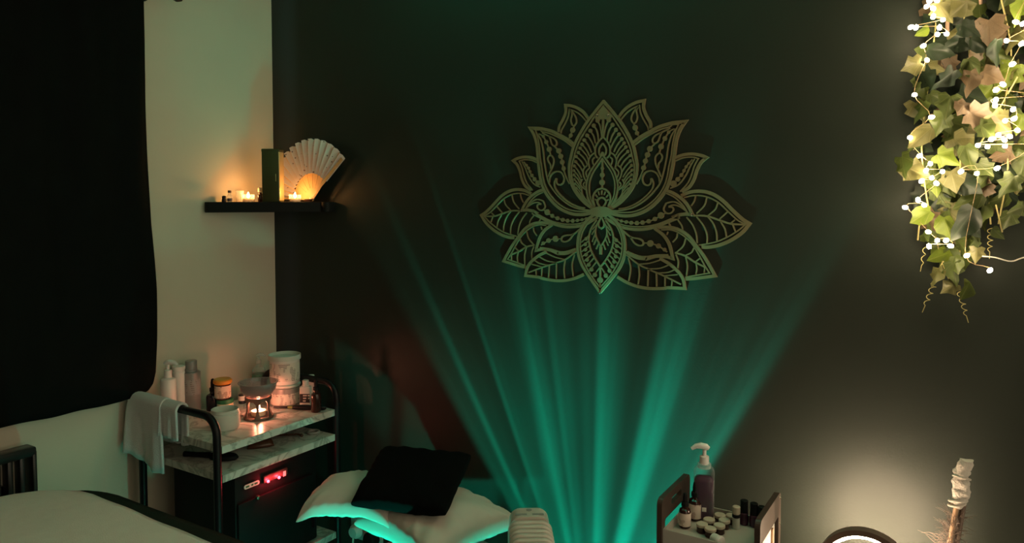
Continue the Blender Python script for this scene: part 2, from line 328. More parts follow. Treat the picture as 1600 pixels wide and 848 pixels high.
# ================================================================== CURTAIN AND ROD
def curtain():
    hem = [at(*p, 0, .05) for p in ((-260, 735), (-120, 700), (0, 668), (60, 655), (130, 640), (190, 628), (214, 620), (230, 609), (237, 598), (241, 580))]
    hy = [p.y for p in hem]; hz = [p.z for p in hem]; NU, NV = 90, 60
    edge = [at(*p, 0, .05) for p in ((222, 0), (226, 60), (229, 120), (231, 200), (233, 350), (239, 450), (241, 530), (241, 580))]
    def lerp(x, X, Y):
        if x <= X[0]: return Y[0]
        for i in range(len(X)-1):
            if x <= X[i+1]: return Y[i] + (Y[i+1]-Y[i])*(x-X[i])/(X[i+1]-X[i])
        return Y[-1]
    ez = [p.z for p in edge][::-1]; ey = [p.y for p in edge][::-1]
    y0, y1 = hy[0], hy[-1]; zt = 2.20; m = M(); vs = []; fs = []
    for i in range(NU+1):
        u = i/NU; u2 = 1-(1-u)**1.6
        yb = y0 + (y1-y0)*u2; zb = lerp(yb, hy, hz)
        for j in range(NV+1):
            v = j/NV; z = zb + (zt-zb)*v
            y = y0 + (lerp(z, ez, ey)-y0)*u2
            amp = .010*(.45+.55*v)
            x = .052 + amp*math.sin(u2*34 + .8*math.sin(v*3)) + .005*math.sin(u2*13+v*4) + .012*math.exp(-((1-u2)/.03)**2)*math.sin(v*7)
            vs.append((x, y, z))
    for i in range(NU):
        for j in range(NV):
            a = i*(NV+1)+j; fs.append((a, a+NV+1, a+NV+2, a+1))
    m.add(vs, fs); o = m.build('curtain', 'curtain', ang=180)
    s = o.modifiers.new('thickness', 'SOLIDIFY'); s.thickness = .003; s.offset = 0
    tag(o, 'black curtain hanging over the window on the cream wall', 'curtain')
    t = thing('curtain_rod', 'black curtain rod with a rounded end above the black curtain', 'rod', (.075, -.45, 2.192))
    M().tube([(0, 0, 0), (0, -1.6, 0)], .008, 12).build('pole', 'black', t)
    M().lathe([(0, -.004), (.012, 0), (.016, .012), (.012, .026), (0, .03)], (0, 0, 0), 16, Matrix.Rotation(-PI/2, 4, 'X')).build('finial', 'black', t)
    b = M(); b.tube([(-.075, -.06, 0), (0, -.06, 0)], .006, 8); b.lathe([(0, 0), (.02, 0), (.02, .005), (0, .005)], (-.075, -.06, 0), 16, Matrix.Rotation(PI/2, 4, 'Y')); b.build('bracket', 'black', t)
curtain()
# ================================================================== WALL RADIATOR
def radiator():
    e = at(58, 697, 0, .075); y1 = e.y; zt = e.z; n = 15; st = .030
    t = thing('column_radiator', 'black slatted radiator on the cream wall behind the white blanket', 'radiator', (.05, y1, zt-.62))
    M().box((0, -n*st/2, .607), (.05, n*st, .026), .006).build('top_rail', 'radiator', t)
    M().box((0, -n*st/2, .013), (.05, n*st, .026), .006).build('bottom_rail', 'radiator', t)
    M().box((0, -.006, .31), (.05, .012, .60), .004).build('end_panel', 'radiator', t)
    me = None
    for i in range(n-1):
        if me is None: o = M().box((0, 0, .31), (.036, .015, .57), .005).build('slat', 'radiator', t); me = o.data
        else: o = bpy.data.objects.new('slat', me); COL.objects.link(o); o.parent = t
        o.location = (0, -.034-i*st, 0)
    for y in (-.08, -.36): M().box((-.0375, y, .5), (.025, .03, .04)).build('wall_bracket', 'radiator', t)
radiator()
# ================================================================== MASSAGE TABLE, COVER, BLANKET
def sheet(outline, ztop, drop, th, name, m, wave, seed, label, cat):
    """a cloth lying on a flat top with its edge turned down: rings of the outline"""
    rnd = random.Random(seed); n = len(outline); cx = sum(p[0] for p in outline)/n; cy = sum(p[1] for p in outline)/n
    rings = [(0.0, ztop+.004), (.5, ztop+.003), (.8, ztop+.002), (.93, ztop)]; vs = []; fs = []
    ph = [rnd.uniform(0, 6.28) for _ in range(6)]
    def nz(x, y): return wave*(math.sin(x*9+ph[0]+2*math.sin(y*5+ph[1]))*.5 + math.sin(y*14+ph[2]+x*6)*.35 + math.sin(x*31+ph[3])*math.sin(y*27+ph[4])*.3)
    for k in (.2, .35, .5, .62, .74, .84, .91, .955):
        for x, y in outline:
            X = cx+(x-cx)*k; Y = cy+(y-cy)*k; vs.append((X, Y, ztop+nz(X, Y)))
    for a in range(1, 6):                                       # rounded shoulder
        t = a/5*PI/2
        for i, (x, y) in enumerate(outline):
            px, py = outline[i-1]; qx, qy = outline[(i+1) % n]; tx, ty = qx-px, qy-py; L = math.hypot(tx, ty) or 1; nx, ny = ty/L, -tx/L
            r = .03; d = -r + r*math.sin(t); vs.append((x+nx*d, y+ny*d, ztop - r + r*math.cos(t) + nz(x, y)*(1-a/5)))
    for a in range(1, 5):
        for i, (x, y) in enumerate(outline):
            px, py = outline[i-1]; qx, qy = outline[(i+1) % n]; tx, ty = qx-px, qy-py; L = math.hypot(tx, ty) or 1; nx, ny = ty/L, -tx/L
            d = .004*math.sin(i*.9+ph[5])*a; vs.append((x+nx*d, y+ny*d, ztop-.03-drop*a/4 + .004*math.sin(i*.5)*a/4))
    R = len(vs)//n
    for k in range(R-1):
        for i in range(n): j = (i+1) % n; fs.append((k*n+i, k*n+j, (k+1)*n+j, (k+1)*n+i))
    fs.append(tuple(range(n))[::-1])
    o = M().add(vs, fs).build(name, m, ang=180, fix=True)
    s = o.modifiers.new('thickness', 'SOLIDIFY'); s.thickness = th; s.offset = -1
    return tag(o, label, cat)
def dense(poly, step=.03):
    out = []
    for i, p in enumerate(poly):
        q = poly[(i+1) % len(poly)]; L = math.dist(p, q); k = max(1, int(L/step))
        out += [(p[0]+(q[0]-p[0])*j/k, p[1]+(q[1]-p[1])*j/k) for j in range(k)]
    return out
BZ = .80
t = thing('massage_table', 'padded massage table under the white blanket in the foreground', 'massage table', (1.1, -1.2, 0))
M().prism(rr(-.86, .86, -.30, .33, [.14, .16, .16, .14]), BZ-.10, BZ-.030).build('padded_top', 'black_matte', t)
M().box((0, 0, BZ-.125), (1.6, .52, .05), .006).build('frame', 'wood', t)
for sx in (-1, 1):
    for sy in (-1, 1): M().tube([(sx*.72, sy*.23, BZ-.13), (sx*.78, sy*.24, 0)], .02, 10).build('leg', 'wood', t)
sheet(dense(rr(.215, 1.985, -1.525, -.845, [.16, .17, .17, .16])), BZ-.006, .20, .006, 'table_cover', 'green_cover', .001, 3, 'dark green fleece cover showing along the edge of the massage table', 'cover')
sheet(dense(rr(.175, 1.93, -1.545, -.905, [.10, .20, .17, .10])), BZ+.012, .045, .008, 'fleece_blanket', 'white_fleece', .004, 5, 'white fleece blanket lying over the massage table', 'blanket')
# ================================================================== LOTUS WALL ART
CROP = dict(A=(930, 145, 8.477), B=(930, 235, 7.708), C=(1040, 180, 7.064), D=(1040, 280, 7.064), E=(930, 330, 6.285), F=(1000, 340, 6.785), G=(880, 320, 5.85))
def P(c, *uv):
    x, y, s = CROP[c]; q = [(x+uv[i]/s, y+uv[i+1]/s) for i in range(0, len(uv), 2)]
    return [tuple(at(a, b, 1, 0).xz) for a, b in q]
PXM = .0018                                   # metres per measured unit of stroke width
K = 'corner'
AX0 = Vector(at(944, 156, 1, 0).xz); AX1 = Vector(at(938.5, 458, 1, 0).xz); AXD = (AX1-AX0).normalized()
def mir(p): d = Vector(p)-AX0; q = AXD*d.dot(AXD)*2 - d + AX0; return (q.x, q.y)
def stroke(m, pts, wd, y0, y1):
    segs = [[]]
    for p in pts:
        if p == K: segs.append([segs[-1][-1]])
        else: segs[-1].append(p)
    line = []
    for sg in segs:
        c = cr([Vector(p) for p in sg], 4); line += c if not line else c[1:]
    cl = [line[0]]
    for p in line[1:]:
        if (p-cl[-1]).length > 1e-5: cl.append(p)
    line = cl; L = []; Rr = []; h = wd*PXM/2
    for i, p in enumerate(line):
        a = (line[i]-line[i-1]).normalized() if i else None; b = (line[i+1]-line[i]).normalized() if i < len(line)-1 else None
        if a is None: a = b
        if b is None: b = a
        na = Vector((-a.y, a.x)); nb = Vector((-b.y, b.x)); nn = na+nb
        nn = nn/nn.length if nn.length > 1e-4 else na; k = min(2.6, 1/max(.2, nn.dot(na)))
        L.append(p+nn*h*k); Rr.append(p-nn*h*k)
    n = len(line); vs = [(p.x, y, p.y) for y in (y1, y0) for s in (L, Rr) for p in s]; fs = []
    for i in range(n-1):
        j = i+1
        fs += [(i, j, n+j, n+i), (2*n+i, 3*n+i, 3*n+j, 2*n+j), (i, 2*n+i, 2*n+j, j), (n+i, n+j, 3*n+j, 3*n+i)]
    fs += [(0, n, 3*n, 2*n), (n-1, 3*n-1, 4*n-1, 2*n-1)]
    m.add(vs, fs)
def disc(m, p, r, y0, y1, n=14, sq=1): m.prism([(p[0]+r*math.cos(2*PI*i/n), p[1]+r*sq*math.sin(2*PI*i/n)) for i in range(n)], y0, y1, 1)
PET = {}
def S(k, wd, *pts): PET.setdefault(k, []).append(('s', wd, [q for p in pts for q in ([p] if p == K else p)]))
def Dt(k, c, *uvr):
    for i in range(0, len(uvr), 3): PET.setdefault(k, []).append(('d', uvr[i+2]*2/CROP[c][2], P(c, uvr[i], uvr[i+1])))
# centre petal
S('c', 4.6, P('A', 112, 108, 225, 240, 320, 355, 400, 475, 480, 622, 520, 730), P('B', 496, 77, 512, 170, 507, 280, 487, 370, 447, 460, 382, 550, 292, 640, 180, 712))
S('c', 2.2, P('A', 222, 290, 300, 410, 380, 532, 440, 645, 482, 765), P('B', 452, 70, 474, 150, 480, 235, 470, 330, 440, 420, 380, 520, 290, 620, 180, 700))
PET['c'].append(('p', 0, P('A', 112, 160, 232, 292, 212, 350, 112, 352)))
Dt('c', 'A', 187, 362, 30, 238, 425, 28, 283, 490, 27, 325, 550, 26, 362, 612, 25, 392, 668, 24, 415, 718, 23, 440, 778, 22)
Dt('c', 'B', 427, 61, 20, 432, 125, 20, 445, 180, 20, 450, 238, 19, 446, 292, 18, 438, 348, 17, 426, 402, 16, 408, 455, 14)
S('c', 2.6, P('A', 112, 345, 108, 460, 106, 590))
for q in ((187, 365, 150, 440, 128, 540, 122, 600), (238, 425, 198, 485, 175, 560, 165, 640), (283, 490, 232, 570, 205, 665), (325, 550, 270, 620, 228, 700, 205, 765), (362, 612, 300, 690, 255, 785), (392, 668, 330, 740, 280, 830)): S('c', 2, P('A', *q))
for q in ((378, -41, 325, 15, 290, 55, 265, 110), (400, 15, 340, 70, 300, 120, 278, 170), (427, 61, 362, 120, 310, 200), (432, 125, 372, 190, 330, 255), (445, 180, 387, 250, 342, 325), (450, 238, 392, 300, 347, 372), (446, 292, 388, 350, 352, 420), (438, 348, 388, 400, 350, 452), (426, 402, 380, 442, 348, 486), (408, 455, 370, 490, 335, 540, 300, 600), (390, 500, 340, 560, 260, 640)): S('c', 2, P('B', *q))
S('c', 2.4, P('A', 108, 580, 168, 645, 203, 720, 205, 790), P('B', 178, 60, 150, 92))
S('c', 2.4, P('A', 108, 668, 150, 730, 152, 790, 138, 830)); S('c', 2.2, P('A', 108, 785, 135, 835))
for q in ((188, 22, 240, 60, 266, 125, 246, 222), (188, 80, 214, 108, 208, 150, 188, 182), (276, 176, 322, 218, 322, 295, 285, 372), (256, 216, 290, 258, 282, 305, 262, 332), (335, 345, 356, 398, 335, 440, 285, 475), (296, 378, 320, 408, 305, 438, 282, 455), (340, 450, 332, 520, 285, 590, 200, 668), (262, 540, 262, 580, 215, 650)): S('c', 2.1, P('B', *q))
S('c', 2.8, P('B', 92, 42, 165, 145, 237, 252, 270, 350, 281, 430, 266, 530, 230, 620, 175, 695))
S('c', 2.0, P('B', 92, 92, 140, 165, 200, 255, 237, 350, 246, 440, 235, 535, 205, 615, 160, 685))
S('c', 2.2, P('B', 93, 90, 91, 250, 90, 460)); Dt('c', 'B', 93, 130, 13, 92, 215, 19, 91, 295, 28, 90, 385, 34)
S('c', 2.8, P('B', 88, 455, 145, 478, 186, 535, 190, 600, 168, 668)); S('c', 2.8, P('B', 86, 566, 120, 580, 140, 618, 118, 662, 84, 702))
for q in ((86, 480, 87, 535), (130, 492, 116, 538), (164, 532, 140, 565), (172, 590, 145, 602)): S('c', 2.2, P('B', *q))
# small top petal
S('p', 4.6, P('A', 305, 345, 380, 240, 470, 168, 570, 122, 655, 104), K, P('A', 645, 200, 682, 300, 735, 395, 742, 475))
S('p', 2, P('A', 338, 365, 420, 270, 500, 210, 592, 168), K, P('A', 608, 270, 652, 365, 702, 450, 708, 495))
S('p', 2.2, P('A', 585, 172, 552, 235, 566, 320, 546, 388, 515, 402, 485, 362, 492, 300, 532, 230, 585, 172)); S('p', 2, P('A', 515, 402, 545, 490, 582, 575)); Dt('p', 'A', 535, 462, 36, 560, 535, 27)
# large side petal
S('q', 5, P('A', 500, 672, 600, 592, 720, 522, 850, 455, 980, 414), P('C', 100, 84, 222, 72), K, P('C', 170, 150, 130, 250, 112, 350, 100, 450), P('B', 932, 230, 900, 370, 860, 470, 790, 572, 690, 672, 580, 742, 450, 782, 330, 785, 200, 760))
S('q', 2.2, P('A', 525, 695, 640, 606, 760, 540, 880, 485, 1000, 450), P('C', 80, 104, 150, 100), K, P('C', 110, 205, 84, 330, 70, 450), P('B', 898, 180, 880, 290, 850, 400, 790, 512, 700, 612, 590, 692, 470, 737, 340, 747, 200, 738))
S('q', 2.2, P('A', 1075, 480, 1020, 565, 982, 685, 962, 800), P('B', 862, 120, 826, 280, 790, 390, 740, 462, 660, 552, 560, 632, 450, 692, 320, 722, 200, 726))
S('q', 2.4, P('B', 782, 392, 776, 330, 742, 272, 680, 246, 612, 265, 576, 330, 590, 395, 635, 420, 673, 398, 686, 348, 708, 395, 690, 470, 610, 560, 500, 640, 380, 690, 290, 704))
Dt('q', 'B', 684, 348, 16)
S('q', 2.2, P('A', 1000, 468, 885, 525, 805, 565, 768, 615, 772, 658, 802, 668, 840, 640, 868, 565, 885, 525)); S('q', 2, P('A', 802, 668, 735, 740, 690, 835), P('B', 610, 128, 585, 230, 540, 335, 500, 405))
Dt('q', 'A', 730, 742, 36); Dt('q', 'B', 635, 52, 31, 610, 128, 29, 588, 210, 28)
S('q', 2, P('A', 1055, 478, 985, 520, 930, 605, 880, 712, 855, 800)); Dt('q', 'A', 980, 520, 22, 930, 605, 29, 880, 712, 36)
S('q', 2.2, P('B', 766, 215, 772, 160, 802, 118, 814, 72, 782, 32, 738, 68, 730, 130, 752, 205, 802, 315))
# small pointed side petal
S('r', 4.6, P('C', 112, 470, 200, 438, 300, 428, 400, 445, 455, 469), K, P('C', 395, 522, 350, 605, 318, 705, 265, 792, 185, 842))
S('r', 2, P('C', 115, 502, 200, 470, 300, 462, 365, 478), K, P('C', 322, 560, 290, 662, 248, 752, 165, 842)); S('r', 2, P('C', 325, 482, 272, 570, 228, 662, 150, 762, 55, 806))
S('r', 1.8, P('C', 300, 488, 232, 568, 180, 660, 60, 775)); Dt('r', 'C', 262, 530, 15, 232, 568, 17, 208, 612, 18, 180, 660, 21, 140, 708, 25, 92, 755, 34)
# wide leaf petal
S('l', 5, P('D', 175, 182, 270, 142, 400, 132, 520, 162, 632, 234, 742, 342, 850, 440, 930, 490), K, P('D', 850, 585, 730, 668, 600, 724, 480, 748, 400, 747))
S('l', 2, P('D', 208, 202, 320, 178, 450, 192, 580, 252, 700, 362, 800, 452, 888, 496), K, P('D', 800, 568, 680, 640, 560, 690, 450, 714, 370, 725)); S('l', 2.6, P('D', 320, 400, 460, 406, 600, 452, 720, 490, 870, 500))
for q in ((335, 180, 320, 240, 285, 295), (460, 195, 430, 290, 345, 378), (580, 258, 550, 332, 470, 402), (685, 360, 600, 438), (768, 448, 725, 482), (470, 412, 530, 490, 565, 590, 570, 690), (345, 412, 420, 510, 460, 612, 460, 716), (235, 418, 300, 500, 340, 600, 352, 705), (612, 468, 658, 550, 676, 642), (745, 500, 778, 588), (135, 445, 180, 510, 192, 562), (40, 480, 62, 522)): S('l', 1.9, P('D', *q))
# curled mid petal
S('m', 4.6, P('B', 856, 482, 940, 512), P('D', 182, 214, 252, 294, 302, 392), K, P('D', 200, 386, 100, 412), P('E', 817, 62, 720, 102, 600, 150, 480, 176, 380, 176, 270, 156, 180, 112, 100, 60))
S('m', 2, P('B', 862, 515), P('D', 110, 202, 200, 290, 248, 368), K, P('D', 140, 384), P('E', 817, 38, 750, 72, 620, 124, 480, 150, 370, 148, 270, 130, 150, 72))
S('m', 2.2, P('D', 238, 352, 180, 290, 100, 248, 20, 262), P('B', 852, 650, 830, 710, 860, 752, 910, 756, 946, 720, 936, 685, 890, 680)); S('m', 2.2, P('D', 238, 352, 160, 300, 90, 284, 40, 300))
S('m', 1.8, P('E', 705, 12, 650, 40, 590, 75, 530, 97, 415, 115, 310, 105, 220, 80, 150, 45)); Dt('m', 'E', 650, 40, 31, 590, 75, 21, 530, 97, 21, 470, 110, 21, 415, 115, 21, 360, 113, 20, 310, 105, 17, 262, 95, 15, 220, 80, 13)
# lower pointed leaf
S('n', 4.6, P('F', 190, 105, 310, 100, 420, 128, 520, 195, 600, 295, 680, 405, 740, 505, 800, 615), K, P('F', 700, 628, 580, 644, 480, 650))
S('n', 2, P('F', 230, 130, 330, 128, 430, 165, 530, 245, 590, 325, 640, 412, 690, 505, 742, 585), K, P('F', 620, 606, 485, 630)); S('n', 2.6, P('F', 375, 370, 480, 402, 580, 466, 700, 525))
for q in ((400, 165, 390, 212, 350, 258), (490, 215, 460, 300, 385, 372), (575, 320, 550, 366, 490, 398), (645, 425, 590, 468), (385, 388, 410, 460, 405, 535), (488, 408, 506, 510, 496, 622), (598, 478, 606, 540, 596, 608), (690, 525, 684, 592), (310, 60, 322, 95), (300, 148, 285, 182)): S('n', 1.9, P('F', *q))
# bud petal with teardrop
S('o', 4.6, P('F', 160, 112, 250, 182, 310, 272, 340, 370, 352, 432), K, P('F', 280, 412, 180, 408, 80, 436), P('E', 500, 466, 420, 456, 350, 426, 295, 400)); S('o', 2, P('E', 722, 425, 600, 428, 500, 444, 420, 434, 318, 392))
S('o', 2.4, P('E', 268, 178, 350, 250, 430, 268, 470, 290, 476, 325, 440, 336, 390, 310, 350, 250)); S('o', 1.8, P('E', 476, 310, 545, 315, 625, 340, 710, 398)); Dt('o', 'E', 545, 315, 31, 625, 340, 24, 685, 375, 18)
# lowest leaf
S('u', 4.6, P('E', 222, 642, 310, 694, 420, 736, 540, 756, 680, 755), P('F', 300, 740, 480, 748), K, P('F', 462, 650, 410, 572, 320, 492, 215, 428)); S('u', 2.2, P('E', 308, 420, 430, 520, 540, 570), P('F', 100, 548, 250, 612, 440, 705))
for q in ((330, 455, 352, 560, 335, 682), (430, 528, 438, 620, 426, 716), (525, 575, 520, 735), (605, 600, 608, 738), (690, 648, 690, 735), (760, 680, 755, 735), (430, 520, 540, 508, 640, 478), (540, 565, 640, 558, 722, 528), (620, 605, 720, 598, 782, 572), (690, 632, 815, 620)): S('u', 1.9, P('E', *q))
# bottom petal
S('b', 4.6, P('G', 425, 95, 490, 150, 542, 235, 568, 340, 563, 460, 522, 570, 455, 662, 342, 798)); S('b', 2, P('G', 440, 130, 492, 190, 530, 270, 545, 370, 530, 480, 480, 580, 420, 668, 343, 752))
S('b', 2.5, P('G', 395, 140, 445, 222, 465, 310, 450, 400, 410, 480, 343, 572)); S('b', 2.2, P('G', 372, 140, 400, 200, 405, 270, 380, 330, 343, 388)); S('b', 2.4, P('G', 343, 380, 343, 452))
S('b', 2.4, P('G', 352, 98, 376, 158, 376, 198, 349, 218))
for q in ((403, 190, 435, 232), (408, 225, 438, 278), (405, 265, 432, 345), (392, 308, 418, 372), (370, 348, 392, 408)): S('b', 2, P('G', *q))
for q in ((468, 293, 535, 360), (465, 340, 540, 402), (458, 385, 535, 452), (445, 425, 525, 495), (430, 460, 510, 540), (410, 490, 480, 582), (385, 520, 450, 620), (355, 572, 415, 668)): S('b', 1.9, P('G', *q))
Dt('b', 'G', 490, 322, 18, 496, 374, 18, 492, 424, 18, 486, 470, 18, 472, 518, 18, 456, 560, 19, 430, 600, 20, 396, 645, 21, 341, 686, 26); S('b', 2, P('G', 343, 570, 342, 750))
def lotus():
    hubp = P('B', 78, 738)[0]; t = thing('lotus_wall_art', 'large gold cut-out lotus flower on the dark green wall', 'wall art', (hubp[0], 0, hubp[1]))
    inv = Matrix.Translation(-Vector((hubp[0], 0, hubp[1])))
    names = dict(c='centre_petal', b='bottom_petal'); y0 = -.0005; ytop = [-.0055]
    cnt = [0]
    def put(m, it, mirror):
        cnt[0] += 1; y1 = ytop[0] - .00003*(cnt[0] % 23)
        k, wd, pts = it; q = [p if p == K else (mir(p) if mirror else p) for p in pts]
        if k == 's': stroke(m, q, wd, y0, y1)
        elif k == 'd': disc(m, q[0], wd*PXM/2, y0, y1)
        else: m.prism(q, y0, y1, 1)
    def fin(m, name, mt='gold'):
        m.v = [tuple(inv @ Vector(p)) for p in m.v]; return m.build(name, mt, t, smooth=False, fix=True)
    lvl = dict(c=0, q=0, p=.0012, r=.0012, m=.0008, l=.002, n=.0016, o=.0009, u=.0006, b=.0003)
    for k, items in PET.items():
        for side in ((0,) if k in names else (0, 1)):
            m = M(); ytop[0] = -.0055+lvl[k]*.8
            for it in items:
                put(m, it, side)
                if k in names: put(m, it, 1)
            fin(m, names.get(k, 'petal'))
    m = M(); disc(m, hubp, .036, y0, -.0066, 24, .42); fin(m, 'hub')
    for c, u, v in (('A', 187, 300), ('A', 40, 302), ('D', 300, 392), ('G', 342, 798)):
        p = P(c, u, v)[0]; m = M(); m.lathe([(0, 0), (.0045, 0), (.004, .002), (0, .003)], (p[0], -.0066, p[1]), 12, Matrix.Rotation(PI/2, 4, 'X')); m.tube([(p[0], -.0066, p[1]), (p[0], 0, p[1])], .002, 8); fin(m, 'screw', 'screw')
    p = mir(P('D', 300, 392)[0]); m = M(); m.lathe([(0, 0), (.0045, 0), (.004, .002), (0, .003)], (p[0], -.0066, p[1]), 12, Matrix.Rotation(PI/2, 4, 'X')); m.tube([(p[0], -.0066, p[1]), (p[0], 0, p[1])], .002, 8); fin(m, 'screw', 'screw')
lotus()
# ================================================================== CORNER SHELF AND WHAT STANDS ON IT
SZ = 1.537
def corner_shelf():
    pts = [(0, 0), (.318, 0)]
    for i in range(7):                                          # rounded right end
        a = math.radians(0 - i*22.5); pts.append((.300+.018*math.cos(a), -.022+.018*math.sin(a)))
    for i in range(7):
        a = math.radians(-45 - i*22.5); pts.append((.025+.02*math.cos(a), -.292+.02*math.sin(a)))
    pts.append((0, -.30))
    o = M().prism(pts[::-1], SZ-.036, SZ).build('corner_shelf', 'black_matte', ang=30, fix=True)
    b = o.modifiers.new('round', 'BEVEL'); b.width = .004; b.segments = 2; b.limit_method = 'ANGLE'
    tag(o, 'black corner shelf holding the two candles and the fan', 'shelf')
corner_shelf()
def flame(parent, z, h, m='flame'):
    M().lathe([(0, 0), (.0034, .003), (.0052, h*.35), (.0030, h*.7), (0, h)], (0, 0, z), 12).build('flame', m, parent)
def tealight(loc, label, col, pw, group):
    t = thing('tea_light', label, 'candle', loc, 0, group)
    M().lathe([(0, .0008), (.019, .0008), (.0195, .004), (.0200, .026), (.0212, .026), (.0212, 0), (0, 0)][::-1], n=28).build('glass_cup', 'glass', t)
    M().lathe([(0, .0015), (.0172, .0015), (.0175, .012), (.0162, .012), (.0160, .0105), (0, .0105)]).build('wax', 'wax', t)
    M().tube([(0, 0, .0105), (.0004, 0, .0145)], .0006, 6).build('wick', 'black_matte', t)
    flame(t, .0130, .022); point('candle_light', (0, 0, .0235), col, pw, .0075, t); return t
c1 = at(388, 309, 0, .075); c2 = at(461, 309, 1, -.085)
CANDLE = (1, .38, .085)
tealight((c1.x, c1.y, SZ), 'lit tea light in glass left of the tall olive box', CANDLE, 1.15, 'tea lights on the corner shelf')
tealight((c2.x, c2.y, SZ), 'lit tea light in glass in front of the folding fan', CANDLE, 1.15, 'tea lights on the corner shelf')
def olive_box():
    p = at(427, 314, 0, .145); t = thing('tall_box', 'tall olive green cardboard box between the two tea lights', 'box', (p.x, p.y, SZ), math.radians(32))
    M().box((0, 0, .088), (.062, .050, .176), .002).build('body', 'box_olive', t)
    M().box((0, 0, .180), (.064, .052, .012), .003).build('lid', 'box_olive', t)
    M().box((.0295, -.0, .09), (.004, .0504, .170), .0008).build('edge_strip', 'box_gold', t)
    M().box((.018, -.0252, .085), (.0022, .0008, .026)).build('gold_mark', 'box_gold', t)
olive_box()
def folding_fan():
    pv = at(489, 309, 1, -.035); a0, a1, n = math.radians(42), math.radians(178), 15; R0, R1 = .092, .212
    t = thing('folding_fan', 'open pale folding fan with bamboo ribs standing on the corner shelf', 'fan', (pv.x, pv.y, SZ+.010))
    tilt = lambda r, a, d: (r*math.cos(a), d + .0 + .02*r, r*math.sin(a))
    for i in range(n):
        b0 = a0+(a1-a0)*i/n; b1 = a0+(a1-a0)*(i+1)/n; bm_ = b0+(b1-b0)*.62; m = M(); vs = []; K2 = 5
        for th in (0, .0006):
            for k in range(K2+1):
                r = R0+(R1-R0)*k/K2
                rb = lambda e: r + (e if k == K2 else 0)
                vs += [tilt(rb(-.003), b0, th), tilt(rb(.003), (b0+bm_)/2, -.0085+th), tilt(rb(.002), bm_, -.015+th), tilt(rb(-.003), b1, th)]
        fs = []; o2 = (K2+1)*4
        for k in range(K2):
            for j in range(3):
                a = k*4+j; fs += [(a, a+1, a+5, a+4), (o2+a, o2+a+4, o2+a+5, o2+a+1)]
        for j in range(3): fs += [(j, o2+j, o2+j+1, j+1), (K2*4+j, K2*4+j+1, o2+K2*4+j+1, o2+K2*4+j)]
        m.add(vs, fs).build('fan_leaf', 'fan_silk', t, ang=12)
    for i in range(n+1):
        a = a0+(a1-a0)*i/n; g = i in (0, n); m = M(); hw = .0095 if not g else .006; L = R1-.004
        d = .0008*(i % 2) - (.012 if i == 0 else .001); vs = []
        for th in (0, .0012):
            for r, wq in ((-.006, .004), (.02, .005), (.06, hw*.75), (.093, hw*1.1), (.0945, .0016 if not g else hw), (L, .0013 if not g else hw)):
                for s in (-1, 1):
                    q = tilt(r, a, d+th-.002); vs.append((q[0]-s*wq*math.sin(a), q[1], q[2]+s*wq*math.cos(a)))
        fs = []
        for k in range(5):
            b = k*2; fs += [(b, b+1, b+3, b+2), (12+b, 12+b+2, 12+b+3, 12+b+1), (b, b+2, 12+b+2, 12+b), (b+1, 12+b+1, 12+b+3, b+3)]
        fs += [(0, 12, 13, 1), (10, 11, 23, 22)]
        m.add(vs, fs).build('rib', 'fan_stick', t, smooth=False, fix=True)
    M().lathe([(0, 0), (.004, 0), (.004, .02), (0, .02)], (0, .006, 0), 12, Matrix.Rotation(PI/2, 4, 'X')).build('rivet', 'screw', t)
folding_fan()
# generic bottle
def turned(name, label, cat, loc, parts, rz=0, group=None, n=28):
    t = thing(name, label, cat, loc, rz, group)
    for nm, prof, m in parts: M().lathe(prof, n=n).build(nm, m, t)
    return t
def body(r, h, sh, nr, base=.002):
    """closed bottle outline: radius, shoulder start, shoulder height, neck radius"""
    return [(0, 0), (r-.002, 0), (r, base+.001), (r, h), (r*.96, h+sh*.25), (r*.8+nr*.2, h+sh*.6), (nr, h+sh), (nr, h+sh+.006), (0, h+sh+.006)]
def cyl(r, z0, z1, e=.0012): return [(0, z0), (r-e, z0), (r, z0+e), (r, z1-e), (r-e, z1), (0, z1)]
def band(r, z0, z1): return [(r+.0002, z0), (r+.0006, z0), (r+.0006, z1), (r+.0002, z1)]
p = at(359, 311, 0, .05)
turned('small_bottle', 'tiny clear glass bottle with dark cap at the left on the corner shelf', 'bottle', (p.x, p.y, SZ), [('glass', body(.0105, .016, .010, .0055), 'glass'), ('cap', cyl(.0062, .031, .040), 'brown_tort'), ('oil', cyl(.0085, .002, .013), 'amber')])
p = at(407, 312, 0, .105)
turned('small_bottle', 'amber sample bottle with white cap beside the tall olive box', 'bottle', (p.x, p.y, SZ), [('glass', body(.0095, .022, .006, .0055), 'amber'), ('cap', cyl(.0085, .0345, .0505), 'wax')])
def tweezer():
    p = at(343, 311, 0, .035); t = thing('incense_holder', 'small black two-knobbed incense holder at the left tip of the corner shelf', 'incense holder', (p.x+.005, p.y+.015, SZ), math.radians(-40))
    m = M(); m.tube([(-.018, 0, .010), (0, 0, .014), (.018, 0, .010)], .0035, 8); m.build('bar', 'black', t)
    for s in (-1, 1): M().lathe([(0, 0), (.007, 0), (.0075, .004), (.006, .013), (.007, .018), (.004, .021), (0, .022)], (s*.018, 0, 0), 14).build('knob', 'black', t)
tweezer()
p = at(481, 313, 1, -.055)
o = M().box((0, 0, .005), (.026, .014, .010), .002, .4).build('incense_cone_box', 'brown_tort', loc=(p.x+.002, p.y, SZ)); tag(o, 'tiny dark box at the foot of the folding fan', 'box')
p = at(375, 310, 0, .03)
turned('shot_glass', 'small empty clear glass near the cream wall on the corner shelf', 'glass', (p.x, p.y, SZ), [('cup', [(0, .003), (.012, .003), (.0135, .04), (.0145, .04), (.013, 0), (0, 0)][::-1], 'glass')])
